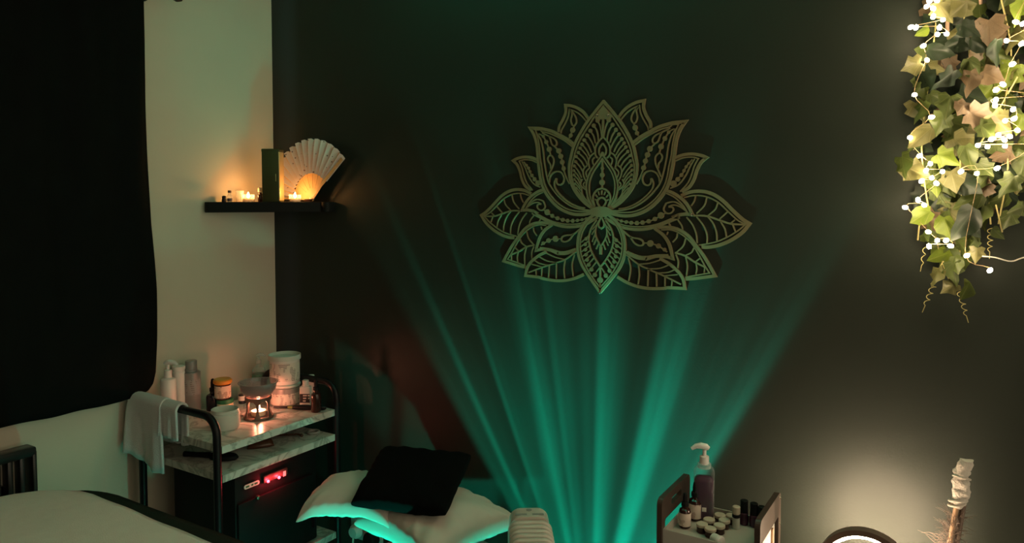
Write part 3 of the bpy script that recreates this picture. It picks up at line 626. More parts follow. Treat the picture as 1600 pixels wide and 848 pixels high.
# ================================================================== MARBLE TROLLEY
TX0, TX1, TY0, TY1 = .06, .44, -.57, -.13; TT = .84; T2 = .755; T3 = .42
def trolley():
    t = thing('marble_trolley', 'black tubular trolley with white marble shelves in the corner', 'trolley', ((TX0+TX1)/2, (TY0+TY1)/2, 0))
    cx, cy = (TX0+TX1)/2, (TY0+TY1)/2
    for z in (TT, T2, T3): M().box((0, 0, z-.011), (TX1-TX0, TY1-TY0, .022), .001).build('shelf', 'marble', t, smooth=False)
    for y in (TY0-.013-cy, TY1+.013-cy):
        r = .055; zt = .925; xa, xb = TX0+.008-cx, TX1-.005-cx; pts = [(xa, y, .06), (xa, y, .5), (xa, y, zt-r)]
        pts += [(xa+r-r*math.cos(a), y, zt-r+r*math.sin(a)) for a in [PI/2*i/6 for i in range(1, 7)]]
        pts += [(xb-r+r*math.sin(a), y, zt-r+r*math.cos(a)) for a in [PI/2*i/6 for i in range(0, 7)]] + [(xb, y, .5), (xb, y, .06)]
        M().tube(pts, .0115, 12).build('end_frame', 'black', t)
        for z in (T3,): M().tube([(xa, y, z-.028), (xb, y, z-.028)], .007, 8).build('cross_bar', 'black', t)
        for x in (xa, xb):
            M().lathe([(0, -.011), (.02, -.011), (.028, -.007), (.028, .007), (.02, .011), (0, .011)], (x, y, .028), 20, Matrix.Rotation(PI/2, 4, 'Y')).build('wheel', 'black_matte', t)
trolley()
def towel():
    """hand towel hung over the near end bar of the trolley"""
    t = thing('hand_towel', 'white towel hung over the near end rail of the marble trolley', 'towel', (.15, TY0-.013, .925))
    def drape(name, x0, x1, zf, zb, r, sk, seed):
        rnd = random.Random(seed); NU = 26; prof = []
        for k in range(9): prof.append((-r-.002*k/8, zf*(1-k/8)))
        for k in range(1, 8): a = PI*k/8; prof.append((-r*math.cos(a), r*math.sin(a)))
        for k in range(9): prof.append((r+.002*k/8, zb*k/8))
        vs = []; fs = []; NP = len(prof)
        for i in range(NU+1):
            u = i/NU; x = x0+(x1-x0)*u
            for j, (d, z) in enumerate(prof):
                dep = min(1, max(0, -z/.2)); wv = .006*dep*math.sin(u*9+seed)+.003*dep*math.sin(u*23+seed*2)
                bulge = .012*math.exp(-(u/.12)**2)*dep**.5
                zz = z - (sk*u*dep*.05 if d < 0 else 0) + .004*dep*math.sin(u*14)
                vs.append((x + (-.012*dep*math.exp(-(u/.2)**2)), d - (wv+bulge if d < 0 else -wv), zz))
        for i in range(NU):
            for j in range(NP-1): a = i*NP+j; fs.append((a, a+1, a+NP+1, a+NP))
        o = M().add(vs, fs).build(name, 'towel', t, ang=180, fix=True); s = o.modifiers.new('thickness', 'SOLIDIFY'); s.thickness = .007; s.offset = 0
    drape('front_fold', -.115, .052, -.165, -.12, .020, 1.0, 1)
    drape('back_fold', .045, .125, -.085, -.115, .0175, .3, 4)
towel()
def on_top(px, py, z=TT): p = at(px, py, 2, z); return p
def pump_head(t, z, m, s=1.0, ang=0):
    M().lathe([(0, z), (.011*s, z), (.011*s, z+.018*s), (.0045*s, z+.020*s), (.0045*s, z+.034*s), (0, z+.034*s)], n=20).build('pump_collar', m, t)
    c, q = math.cos(ang), math.sin(ang); d = lambda r, zz: (r*c, r*q, zz)
    b = M(); b.tube([d(-.010*s, z+.037*s), d(-.004*s, z+.041*s), d(.008*s, z+.043*s), d(.020*s, z+.041*s), d(.030*s, z+.034*s)], [.005*s, .0075*s, .0075*s, .006*s, .004*s], 12); b.build('pump_nozzle', m, t)
# pump bottle at back left
t = turned('pump_bottle', 'white pump bottle between the towel and the tall silver bottle', 'bottle', (.075, -.497, TT), [('body', body(.0235, .128, .009, .012), 'white_plastic')]); pump_head(t, .142, 'white_plastic', 1.05, .55)
turned('lotion_bottle', 'plain white bottle half hidden behind the white pump bottle', 'bottle', (.045, -.440, TT), [('body', body(.0205, .140, .003, .019), 'white_plastic'), ('cap', cyl(.0208, .148, .160), 'white_plastic')])
p = on_top(300, 643); turned('tall_bottle', 'tall silver grey bottle with a cylinder cap beside the towel', 'bottle', (p.x, p.y, TT), [('body', body(.029, .134, .003, .0195), 'silver_bottle'), ('cap', cyl(.0185, .143, .172), 'silver_bottle'), ('label', band(.029, .062, .112), printed('faint_label', (.27, .28, .27), (.16, .16, .15), 150, 3, .55))])
p = on_top(280, 642); turned('polish_bottle', 'short dark bottle with a black lettered band in front of the pump bottle', 'bottle', (p.x, p.y, TT), [('body', body(.017, .046, .004, .013), 'amber'), ('label', band(.017, .030, .047), 'ink_band'), ('cap', cyl(.0165, .0565, .067), 'black_matte')])
p = on_top(269, 650); turned('polish_bottle', 'small black nail polish bottle at the towel edge', 'bottle', (p.x, p.y, TT), [('body', body(.010, .030, .004, .006), 'white_plastic'), ('cap', cyl(.0085, .040, .062), 'black_matte')])
p = on_top(333, 640); turned('dropper_bottle', 'dark blue dropper bottle left of the orange-lidded jar', 'bottle', (p.x, p.y, TT), [('body', body(.0215, .044, .013, .009), 'navy'), ('cap', cyl(.0105, .063, .076), 'black_matte'), ('bulb', [(0, .076), (.0065, .076), (.0068, .092), (.005, .104), (0, .107)], 'black_matte')])
# two stacked jars behind the frosted tub
p = on_top(352, 641); turned('cream_jar', 'small cream jar with a green lid under the orange-lidded jar', 'jar', (p.x, p.y, TT), [('body', cyl(.0255, 0, .026), 'wax'), ('label', band(.0255, .004, .022), 'paper2'), ('lid', cyl(.0262, .0262, .0405), 'green_lid')])
turned('label_jar', 'labelled jar with an orange lid stacked on the green-lidded jar', 'jar', (p.x-.006, p.y-.004, TT+.0407), [('body', cyl(.0255, 0, .050), 'amber'), ('label', band(.0255, .006, .046), 'paper2'), ('lid', cyl(.0300, .0502, .067, .004), 'orange_lid')])
p = on_top(369, 632); turned('sample_pot', 'little white pot behind the green-lidded jar', 'jar', (p.x+.004, p.y+.022, TT), [('body', cyl(.0125, 0, .032), 'navy'), ('label', band(.0125, .012, .028), 'white_band')])
p = on_top(352, 668); turned('frosted_tub', 'wide frosted open tub at the front of the top marble shelf', 'tub', (p.x, p.y, TT), [('body', [(0, 0), (.040, 0), (.043, .004), (.043, .047), (.0405, .049), (.0405, .060), (.0385, .060), (.0385, .006), (0, .005)], 'frost'), ('rim_ring', [(.0405, .051), (.0422, .051), (.0422, .054), (.0405, .054)], 'frost'), ('cream', cyl(.0382, .0062, .034), 'white_plastic')], n=40)
# oil burner
def oil_burner():
    p = on_top(404, 652); t = thing('oil_burner', 'glass bowl oil burner glowing red on the top marble shelf', 'oil burner', (p.x, p.y, TT), .3); t.scale = (1.2,)*3
    M().lathe([(0, 0), (.038, 0), (.040, .003), (.038, .007), (0, .007)], n=36).build('base_ring', 'ring_body', t)
    for i in range(6):
        a = 2*PI*i/6; m = M(); vs = []
        for z, r, hw in ((.006, .0375, .0080), (.018, .0340, .0036), (.030, .0320, .0030), (.042, .0320, .0048), (.052, .0335, .0130)):
            for th in (0, .0025):
                for s in (-1, 0, 1): b = a+s*hw/r; vs.append(((r-th)*math.cos(b), (r-th)*math.sin(b), z))
        fs = []
        for k in range(4):
            q = k*6
            for j in range(2): fs += [(q+j, q+j+1, q+6+j+1, q+6+j), (q+3+j, q+9+j, q+9+j+1, q+3+j+1)]
            fs += [(q, q+6, q+9, q+3), (q+2, q+5, q+11, q+8)]
        m.add(vs, fs).build('stand_leg', 'ring_body', t, fix=True)
    M().lathe([(.0305, .050), (.0345, .050), (.0350, .058), (.0305, .058), (.0305, .050)], n=36).build('stand_collar', 'ring_body', t)
    M().lathe([(0, .052), (.020, .054), (.036, .064), (.046, .078), (.049, .094), (.052, .096), (.052, .098), (.0475, .098), (.0445, .080), (.034, .067), (.018, .057), (0, .055)], n=40).build('bowl', 'smoke_glass', t)
    M().lathe([(0, .0555), (.018, .0575), (.034, .0675), (.0385, .074), (0, .074)], n=36).build('oil', clear('oil', (.10, .07, .06), .5), t)
    c = M(); c.lathe([(0, .0075), (.0185, .0075), (.019, .020), (.0175, .020), (.0172, .0185), (0, .0185)]); c.build('tea_light', 'wax', t)
    flame(t, .0190, .024, 'flame_red'); point('burner_light', (0, 0, .030), (1, .27, .15), 2.4, .0085, t)
oil_burner()
# clear pump bottle behind
p = on_top(405, 612); t = turned('clear_pump_bottle', 'clear pump bottle against the cream wall behind the oil burner', 'bottle', (p.x, p.y, TT), [('body', body(.0235, .075, .022, .009), 'clear'), ('gel', cyl(.0215, .003, .040), 'clear'), ('label', band(.0235, .045, .068), printed('green_sticker', (.10, .30, .20), (.05, .15, .1), 200, 5, .6))]); pump_head(t, .104, 'clear', .8, 1.0)
# stacked tubs
p = on_top(446, 630); turned('product_tub', 'lower of the two stacked white labelled tubs', 'tub', (p.x, p.y, TT), [('body', cyl(.0455, 0, .058, .003), 'grey_plastic'), ('label', band(.0455, .006, .040), 'paper'), ('lid', cyl(.0470, .0582, .0675, .002), 'frost')], rz=1, n=40).scale = (1.09,)*3
turned('product_tub', 'upper open white tub on top of the grey labelled tub', 'tub', (p.x-.001, p.y, TT+.0677*1.09), [('body', [(0, 0), (.043, 0), (.0455, .003), (.0455, .076), (.0435, .076), (.0435, .05), (0, .05)], 'white_plastic'), ('label', band(.0455, .012, .068), 'paper'), ('lid_ring', [(.0457, .0755), (.0495, .0755), (.0500, .079), (.0500, .090), (.0475, .091), (.0470, .079), (.0457, .0755)], 'frost'), ('seal', cyl(.0468, .0792, .082), 'frost')], n=40).scale = (1.09,)*3
# white bottles with black label
def flatbottle(px, py, label, front):
    p = on_top(px, py); t = thing('remover_bottle', label, 'bottle', (p.x, p.y, TT), math.radians(32))
    M().box((0, 0, .037), (.038, .024, .074), .006, seg=3).build('body', 'white_plastic', t)
    M().lathe(cyl(.0115, .073, .080), n=20).build('neck', 'white_plastic', t); M().lathe(cyl(.0105, .079, .094), n=20).build('cap', 'white_plastic', t)
    if front: M().box((0, -.0122, .034), (.034, .0008, .030)).build('label', 'ink_band', t); M().box((0, -.0122, .013), (.034, .0008, .006)).build('label_line', 'white_band', t)
flatbottle(478, 636, 'small white bottle with a black label beside the brown dropper bottle', True)
flatbottle(487, 627, 'small plain white bottle half hidden behind the black-labelled bottle', False)
p = on_top(494, 643); turned('dropper_bottle', 'slim brown dropper bottle at the right end of the top marble shelf', 'bottle', (p.x, p.y, TT), [('body', body(.0165, .054, .012, .008), 'amber'), ('cap', cyl(.0092, .072, .084), 'black_matte'), ('bulb', [(0, .084), (.0058, .084), (.006, .098), (.0045, .110), (0, .113)], 'black_matte')])
def brush():
    a = on_top(428, 640); b = on_top(510, 641); t = thing('styling_brush', 'black handled brush with an olive band lying on the top marble shelf', 'brush', (a.x, a.y, TT+.009)); d = Vector((b.x-a.x, b.y-a.y, 0)); L = d.length; d.normalize()
    M().tube([d*0, d*L*.3], [.004, .004], 10).build('shaft', 'black', t)
    M().tube([d*L*.27, d*L*.38], .0056, 12).build('band', 'band', t)
    M().tube([d*L*q for q in (.36, .42, .55, .75, .9, .97, 1.0)], [.006, .0078, .0088, .0082, .0088, .007, .003], 14).build('handle', 'black', t)
brush()
# second shelf
def second():
    p = at(362, 716, 2, T2); t = thing('paddle_brush', 'black oval paddle brush lying on the second marble shelf', 'brush', (p.x-.02, p.y-.015, T2), math.radians(20))
    M().lathe([(0, 0), (.045, .001), (.05, .006), (.045, .013), (0, .016)], (0, 0, 0), 28, Matrix.Diagonal((1, .55, 1, 1))).build('pad', 'black_matte', t)
    M().tube([(-.045, 0, .008), (-.09, -.004, .008), (-.13, -.006, .008)], [.009, .0075, .0085], 10).build('handle', 'black_matte', t)
    p = at(410, 698, 2, T2); t = thing('hair_claw', 'brown tortoiseshell hair claw on the second marble shelf', 'hair claw', (p.x-.01, p.y, T2), math.radians(55))
    for s in (-1, 1):
        m = M(); N = 12; vs = []
        for i in range(N+1):
            u = i/N*2-1
            for z, yy in ((.001, .026), (.012, .024), (.022, .012), (.026, .002)): vs.append((u*.042*(1-.15*z/.026), s*(yy*(1-.35*u*u)), z*(1-.25*u*u)+.001))
        fs = [(i*4+j, i*4+j+1, i*4+j+5, i*4+j+4) for i in range(N) for j in range(3)]
        o = m.add(vs, fs).build('jaw', 'brown_tort', t, fix=True); k = o.modifiers.new('thickness', 'SOLIDIFY'); k.thickness = .003
    m = M()
    for i in range(6): x = -.032+i*.013; m.tube([(x, .024, .003), (x, .036, .001+.001)], .0022, 6)
    m.build('teeth', 'brown_tort', t)
    p = at(452, 682, 2, T2); t = thing('hair_clip', 'thin dark curved clip behind the hair claw on the second marble shelf', 'hair clip', (p.x, p.y, T2))
    M().tube(cr([(-.045, -.03, .004), (-.02, -.012, .005), (.0, .006, .006), (.02, .02, .006), (.035, .022, .004)], 4), .0035, 8).build('arm', 'brown_tort', t)
    M().ball((.035, .022, .005), .006, 8).build('tip', 'brown_tort', t)
    p = at(492, 678, 2, T2); o = M().tube([(.018*math.cos(2*PI*i/24), .018*math.sin(2*PI*i/24), .005) for i in range(24)], .0045, 8, True).build('hair_tie', 'grey_plastic', loc=(p.x-.012, p.y+.004, T2)); tag(o, 'grey ring-shaped hair tie at the right end of the second marble shelf', 'hair tie')
second()
# towel warmer
def cabinet():
    y0, y1, xf, z0, z1 = -.515, -.195, .425, T3, .728; cy = (y0+y1)/2; t = thing('towel_warmer', 'black towel warmer cabinet with red lights on the lowest trolley shelf', 'towel warmer', (xf, cy, z0))
    W = y1-y0; H = z1-z0
    M().box((-.155, 0, H/2), (.30, W, H), .006).build('body', 'black_matte', t)
    M().box((-.001, -.01, .118), (.012, W-.03, .215), .004).build('door', 'black_matte', t)
    d = M(); d.box((.0005, at(430, 742, 0, xf).y-cy, at(430, 742, 0, xf).z-z0), (.008, .092, .022), .002); d.build('display', 'brown_panel', t)
    for px, py in ((417, 751), (434, 745)):
        q = at(px, py, 0, xf); o = M().ball((.006, q.y-cy, q.z-z0), .0045, 8).build('red_lamp', 'led_red', t); point('red_lamp_light', (.016, q.y-cy, q.z-z0+.002), (1, .04, .06), .26, .005, t)
    q = at(443, 739, 0, xf); M().box((.0048, q.y-cy, q.z-z0), (.0016, .010, .016)).build('switch_label', 'white_band', t)
    q = at(393, 757, 0, xf); m = M(); m.prism([(q.y-cy+a, q.z-z0+b) for a, b in rr(-.028, .028, -.0065, .0065, .0062)], -.0, .0022, 0); o = m.build('name_plate', 'white_band', t)
    m = M()
    for i, wd in enumerate((.012, .007, .011)): m.box((.0025, q.y-cy+(-.016, .001, .015)[i], q.z-z0), (.001, wd, .0055))
    m.build('plate_lettering', 'green_lid', o)
    q = at(400, 776, 0, xf); M().lathe([(0, 0), (.007, 0), (.006, .008), (0, .010)], (.005, q.y-cy, q.z-z0), 16, Matrix.Rotation(PI/2, 4, 'Y')).build('knob', 'screw', t)
    M().box((.012, W/2-.03, .11), (.016, .012, .12), .004).build('handle', 'black', t)
cabinet()
# ================================================================== WALL SOCKET WITH PLUGS
def socket():
    c = at(575, 826, 1, 0); t = thing('wall_socket', 'double wall socket low on the dark wall under the pillows', 'socket', (c.x, 0, c.z))
    M().box((0, -.005, 0), (.146, .010, .086), .003).build('plate', 'socket_white', t)
    for s in (-1, 1): M().box((s*.012, -.0115, .022), (.012, .004, .018), .001).build('rocker_switch', 'white_plastic', t)
    t = thing('mains_plug', 'pale plug with a cable in the left half of the wall socket', 'plug', (c.x-.042, -.0105, c.z-.012))
    M().lathe([(0, 0), (.025, 0), (.025, .012), (.018, .024), (0, .026)], n=18, mtx=Matrix.Rotation(PI/2, 4, 'X')).build('body', 'white_plastic', t)
    M().tube([(0, -.02, -.02), (.002, -.026, -.06), (.0, -.022, -.2), (.0, -.02, -c.z+.02)], .0035, 8).build('cable', 'white_wire', t)
    t = thing('power_adapter', 'black round adapter in the right half of the wall socket', 'adapter', (c.x+.037, -.0105, c.z-.018))
    M().lathe([(0, 0), (.027, 0), (.027, .026), (.022, .032), (0, .032)], n=24, mtx=Matrix.Rotation(PI/2, 4, 'X')).build('body', 'black_matte', t); M().tube([(0, -.026, -.02), (0, -.03, -.08), (0, -.02, -c.z+.02)], .003, 8).build('cable', 'black_matte', t)
socket()
# ================================================================== STOOL, PILLOWS, FOLDED BLACK CLOTH
def cushion(name, m, loc, a, b, h, rz, label, cat, pinch=.10, tilt=(0, 0), wr=.004, seed=1, N=36, droop=0, p=.42):
    rnd = random.Random(seed); ph = [rnd.uniform(0, 6.28) for _ in range(8)]; vs = []; fs = []; idx = {}
    def pt(i, j, s):
        u = math.sin((i/N-.5)*PI); v = math.sin((j/N-.5)*PI)
        X = a*u*(1-pinch*(1-v*v)*abs(u)); Y = b*v*(1-pinch*(1-u*u)*abs(v))
        k = max(0, (1-u*u)*(1-v*v)); e = max(abs(u), abs(v))
        z = s*h*k**p
        rad = wr*math.sin(math.atan2(v, u)*22+ph[0]+3*math.sin(math.atan2(v, u)*3+ph[1]))*max(0, (e-.55)/.45)*(k**.25)
        soft = wr*.8*math.sin(u*5+ph[2]+2*v)*math.sin(v*4+ph[3])
        z += (rad+soft)*(1 if s > 0 else .6)*(1 if k > 0 else 0) - droop*(u*u+v*v)**2*.25
        return (X, Y, z)
    for s in (1, -1):
        for i in range(N+1):
            for j in range(N+1):
                edge = i in (0, N) or j in (0, N); key = (i, j, 0 if edge else s)
                if key not in idx: idx[key] = len(vs); vs.append(pt(i, j, s))
    g = lambda i, j, s: idx[(i, j, 0 if i in (0, N) or j in (0, N) else s)]
    for s in (1, -1):
        for i in range(N):
            for j in range(N):
                f = (g(i, j, s), g(i+1, j, s), g(i+1, j+1, s), g(i, j+1, s)); fs.append(f if s > 0 else f[::-1])
    o = M().add(vs, fs).build(name, m, loc=loc, ang=180); o.rotation_euler = (tilt[0], tilt[1], rz)
    return tag(o, label, cat)
RV = math.radians(32)
def stool():
    c = (.965, -.25); t = thing('stool', 'white square stool under the pillows', 'stool', (c[0], c[1], 0), math.radians(-13))
    M().box((0, 0, .545), (.22, .22, .03), .006).build('seat', 'white_plastic', t)
    for sx in (-1, 1):
        for sy in (-1, 1): M().tube([(sx*.095, sy*.095, .53), (sx*.125, sy*.125, 0)], .0075, 10).build('leg', 'white_plastic', t)
        M().tube([(sx*.111, -.111, .25), (sx*.111, .111, .25)], .006, 8).build('stretcher', 'white_plastic', t)
stool()
cushion('pillow', 'pillow', (.95, -.232, .626), .170, .170, .064, RV+math.radians(45), 'white pillow with its corner towards the wall, lit green along the edge', 'pillow', seed=3, droop=.015, wr=.008, p=.30, pinch=.13)
cushion('pillow', 'pillow', (.722, -.318, .682), .140, .115, .045, math.radians(23), 'white pillow whose left corner glows red, under the black folded cloth', 'pillow', seed=8, droop=.05, wr=.006, p=.32, pinch=.13)
cushion('folded_cloth', 'black_cloth', (.898, -.275, .742), .140, .118, .034, math.radians(17), 'thick black folded cloth lying on top of the white pillows', 'cloth', pinch=.02, seed=5, wr=.005, p=.22, tilt=(.36, .0))
# ================================================================== OIL-FILLED HEATER
def heater():
    a = at(826, 796, 2, .725); d = Vector((.56, -.83, 0)).normalized(); rz = math.atan2(d.y, d.x)
    t = thing('oil_heater', 'cream oil-filled heater with rows of fins beside the pillows', 'heater', (a.x, a.y, 0), rz)
    prof = rr(-.057, .057, .12, .725, [.028, .028, .02, .02]); me = None
    m = M(); m.prism(rr(-.052, .052, .11, .73, [.03, .03, .02, .02]), .0, .055, 0); m.build('end_cover', 'cream_enamel', t, ang=30)
    M().lathe([(0, 0), (.0075, 0), (.0075, .0015), (0, .0015)], (.014, 0, .7295), 16).build('cable_hole', 'grey_plastic', t)
    for s in (-1, 1): M().box((.040, s*.022, .7298), (.010, .030, .0012)).build('vent_slot', 'grey_plastic', t)
    for i in range(13):
        if me is None:
            m = M(); m.prism(prof, 0, .016, 0); o = m.build('fin', 'cream_enamel', t, ang=30); me = o.data
            bv = o.modifiers.new('round', 'BEVEL'); bv.width = .0045; bv.segments = 2; bv.limit_method = 'ANGLE'
        else:
            o = bpy.data.objects.new('fin', me); COL.objects.link(o); o.parent = t; bv = o.modifiers.new('round', 'BEVEL'); bv.width = .0045; bv.segments = 2; bv.limit_method = 'ANGLE'
        o.location = (.060+i*.0245, 0, 0)
    M().tube([(.02, 0, .66), (.37, 0, .66)], .018, 12).build('top_pipe', 'cream_enamel', t); M().tube([(.02, 0, .18), (.37, 0, .18)], .018, 12).build('bottom_pipe', 'cream_enamel', t)
    for x in (.07, .33):
        M().box((x, 0, .085), (.03, .20, .05), .006).build('foot', 'grey_plastic', t)
        for s in (-1, 1): M().lathe([(0, -.01), (.022, -.01), (.026, 0), (.022, .01), (0, .01)], (x, s*.085, .026), 16, Matrix.Rotation(PI/2, 4, 'Y')).build('wheel', 'black_matte', t)
heater()
# ================================================================== SMALL TRAY TROLLEY AT THE RIGHT
UX0, UX1, UY0, UY1, UT = 1.664, 1.880, -.325, -.150, .872
def tray_trolley():
    t = thing('tray_trolley', 'narrow tray trolley with dark end panels and a pale tray', 'trolley', ((UX0+UX1)/2, (UY0+UY1)/2, 0)); cx, cy = (UX0+UX1)/2, (UY0+UY1)/2
    for s, x in ((-1, UX0-cx), (1, UX1-cx)):
        # end panel: a closed frame with a grip bar, built from posts and bars
        m = M(); y0, y1 = UY0-cy-.010, UY1-cy+.010
        out = rr(y0, y1, .06, UT, [.016, .016, .004, .004], 5); inn = rr(y0+.022, y1-.022, .09, UT-.052, [.006]*4, 5); slot = rr(-.035, .035, UT-.034, UT-.018, .0078, 5)
        # ring between outline and opening
        def ring(A, B, x0, x1):
            n = len(A); vs = [(x0, *p) for p in A]+[(x0, *p) for p in B]+[(x1, *p) for p in A]+[(x1, *p) for p in B]; fs = []
            for i in range(n):
                j = (i+1) % n; fs += [(i, j, n+j, n+i), (2*n+i, 3*n+i, 3*n+j, 2*n+j), (i, 2*n+i, 2*n+j, j), (n+i, n+j, 3*n+j, 3*n+i)]
            m.add(vs, fs)
        if s < 0: ring(rr(y0, y1, UT-.052, UT, [.016, .016, .002, .002], 5), slot, x-.006, x+.006); ring(rr(y0, y1, .06, UT-.051, [.002]*4, 5), inn[:], x-.006, x+.006)
        else: ring(out, inn, x-.006, x+.006)
        m.build('end_panel', 'brown_panel', t, smooth=False, fix=True)
        for y in (UY0-cy, UY1-cy): M().lathe([(0, -.008), (.016, -.008), (.02, 0), (.016, .008), (0, .008)], (x, y, .04), 14, Matrix.Rotation(PI/2, 4, 'Y')).build('wheel', 'black_matte', t)
        for y in (UY0-cy, UY1-cy): M().tube([(x, y, .04), (x, y, .065)], .006, 8).build('wheel_stem', 'black', t)
    x0, x1, y0, y1 = UX0+.006-cx, UX1-.006-cx, UY0-cy, UY1-cy
    for z in (.768, .42, .14):
        m = M(); m.box((0, 0, z+.011), (x1-x0, y1-y0, .010)); h = .034
        for y in (y0, y1): m.box((0, y, z+h/2), (x1-x0, .004, h))
        for x in (x0+.002, x1-.002): m.box((x, 0, z+h/2), (.004, y1-y0-.004, h))
        m.build('tray', 'tray_white', t, smooth=False)
    # pale card fixed inside the opening of the right-hand panel
    M().box((UX1-cx, -.006, .735), (.003, UY1-UY0-.05, .15)).build('backing_card', 'white_band', t); M().box((UX1-cx+.0035, .026, .735), (.004, .010, .15)).build('card_bar', 'wood', t)
    M().lathe([(0, 0), (.022, 0), (.022, .003), (0, .003)], (UX1-cx+.0016, .012, .735), 20, Matrix.Rotation(PI/2, 4, 'Y')).build('round_sticker', 'green_lid', t)
    for z in (.80, .86): M().lathe([(0, 0), (.003, 0), (.0025, .002), (0, .0025)], (UX1-cx+.006, y1+.0, z), 10, Matrix.Rotation(PI/2, 4, 'Y')).build('screw', 'screw', t)
tray_trolley()
UZ = .7842
def ut(px, py): p = at(px, py, 2, UZ); return (p.x, p.y, UZ)
# clear pump bottle with purple gel
p = ut(1099, 812); t = thing('gel_pump_bottle', 'tall clear pump bottle of purple gel in the tray trolley', 'bottle', (1.719, -.185, UZ), math.radians(20))
M().box((0, 0, .064), (.048, .034, .128), .012, seg=4).build('shell', 'shell', t); M().box((0, 0, .053), (.0455, .0315, .104), .0115, seg=4).build('gel', 'purple', t)
M().box((.0, -.0190, .030), (.010, .0008, .010), .0003).build('logo_ring', 'white_band', t)
M().lathe(cyl(.016, .124, .136), n=20).build('neck', 'clear', t); pump_head(t, .134, 'white_plastic', 1.0, PI)
for (px, py, sc, lab) in ((1070, 823, 1.0, 'small dropper bottle with a pale label at the left end of the tray'), (1086, 811, 1.12, 'taller dropper bottle with a pale label against the purple pump bottle')):
    p = at(px, py, 2, UZ); t = turned('dropper_bottle', lab, 'bottle', (p.x, p.y, UZ), [('body', [(r*sc, z*sc) for r, z in body(.0135, .038, .008, .0075)], 'amber'), ('label', [(r*sc, z*sc) for r, z in band(.0135, .006, .036)], 'paper3'), ('cap', [(r*sc, z*sc) for r, z in cyl(.0085, .050, .060)], 'black_matte'), ('bulb', [(r*sc, z*sc) for r, z in [(0, .060), (.0055, .060), (.0055, .070), (.004, .080), (0, .082)]], 'black_matte')])
for i, (px, py) in enumerate(((1108, 810), (1125, 803), (1097, 817), (1110, 824), (1132, 811), (1124, 819), (1143, 804))):
    p = at(px, py, 2, UZ+.0205); p.x = min(max(p.x, UX0+.025), UX1-.025); p.y = min(max(p.y, UY0+.020), UY1-.020)
    turned('cosmetic_pot', ('cream lidded pot next to the purple pump bottle', 'cream lidded pot at the back rim of the tray', 'cream lidded pot at the front left beside the small dropper bottle', 'cream lidded pot at the front rim of the tray', 'cream lidded pot in the middle of the tray', 'cream lidded pot beside the tipped white pot', 'cream lidded pot next to the white-capped vial')[i], 'jar', (p.x, p.y, UZ), [('base', cyl(.0120, 0, .013), 'amber'), ('lid', cyl(.0132, .0131, .0205), 'pot_lid')], group='cream pots in the tray', n=20)
p = at(1136, 828, 2, UZ+.012); t = thing('tipped_pot', 'white pot lying on its side at the front of the tray', 'jar', (p.x-.004, UY0+.020, UZ+.0125), math.radians(-25))
M().lathe([(0, -.012), (.0115, -.012), (.012, -.010), (.012, .004), (0, .004)], (0, 0, 0), 20, Matrix.Rotation(PI/2, 4, 'Y')).build('base', 'frost', t); M().lathe([(0, .0045), (.0125, .0045), (.0125, .011), (.0118, .012), (0, .012)], (0, 0, 0), 20, Matrix.Rotation(PI/2, 4, 'Y')).build('lid', 'white_plastic', t)
p = at(1150, 825, 2, UZ); turned('white_capped_vial', 'slim vial with a cream cap and dark collar in the tray', 'bottle', (p.x, p.y, UZ), [('body', cyl(.0085, 0, .026), 'frost'), ('collar', cyl(.0092, .0262, .034), 'black_matte'), ('cap', cyl(.0090, .0342, .052), 'pot_lid')], n=20)
for px, py, h, lab in ((1163, 818, .058, 'black capped polish bottle next to the cream-capped vial'), (1178, 822, .056, 'middle black capped polish bottle in the tray'), (1192, 822, .052, 'black capped polish bottle against the right end panel')):
    p = at(px, py, 2, UZ); p.x = min(p.x, UX1-.02); turned('polish_bottle', lab, 'bottle', (p.x, min(p.y+.012, UY1-.014), UZ), [('body', cyl(.0098, 0, h*.5), 'purple'), ('cap', cyl(.0088, h*.5+.0002, h), 'black_matte')], n=20)
p = at(1172, 838, 2, UZ+.008); o = M().lathe([(0, 0), (.022, 0), (.024, .003), (.022, .009), (0, .011)], (0, 0, 0), 28, Matrix.Diagonal((1.05, .62, 1, 1))).build('printed_tin', 'pink_tin', loc=(min(p.x, UX1-.034), UY0+.024, UZ)); tag(o, 'flat pink printed oval tin at the right front of the tray', 'tin')
# ================================================================== SIDE TABLE, RING LAMP, VASE WITH WRAPPED STICK
t = thing('side_table', 'small wooden side table under the ring lamp', 'table', (2.17, -.17, 0)); M().box((0, 0, .565), (.46, .28, .03), .004).build('top', 'wood', t)
for sx in (-1, 1):
    for sy in (-1, 1): M().box((sx*.20, sy*.115, .275), (.03, .03, .55), .003).build('leg', 'wood', t)
def ring_lamp():
    top = at(1354, 827, 1, -.18); R = .098; t = thing('ring_lamp', 'glowing ring lamp with a bronze rim on the side table', 'lamp', (top.x, -.18, .58)); zc = top.z-R-.58
    MX = Matrix.Rotation(PI/2, 4, 'X'); N = 56
    M().lathe([(R-.012, -.012), (R, -.012), (R, .012), (R-.012, .012), (R-.0105, .0), (R-.012, -.012)], (0, 0, zc), N, MX).build('rim', 'ring_body', t)
    M().lathe([(R-.019, .007), (R-.0121, .009), (R-.0121, -.009), (R-.019, -.007), (R-.020, 0), (R-.019, .007)], (0, 0, zc), N, MX).build('diffuser', 'ring_light', t)
    M().lathe([(R-.010, -.0155), (R-.002, -.0155), (R-.002, -.0122), (R-.010, -.0122), (R-.010, -.0155)], (0, 0, zc), N, MX).build('back_diffuser', 'ring_light', t)
    M().tube([(0, 0, .012), (0, 0, zc-R+.002)], .006, 10).build('stem', 'ring_body', t); M().lathe([(0, 0), (.055, 0), (.055, .008), (.05, .012), (0, .012)], n=32).build('base', 'ring_body', t)
ring_lamp()
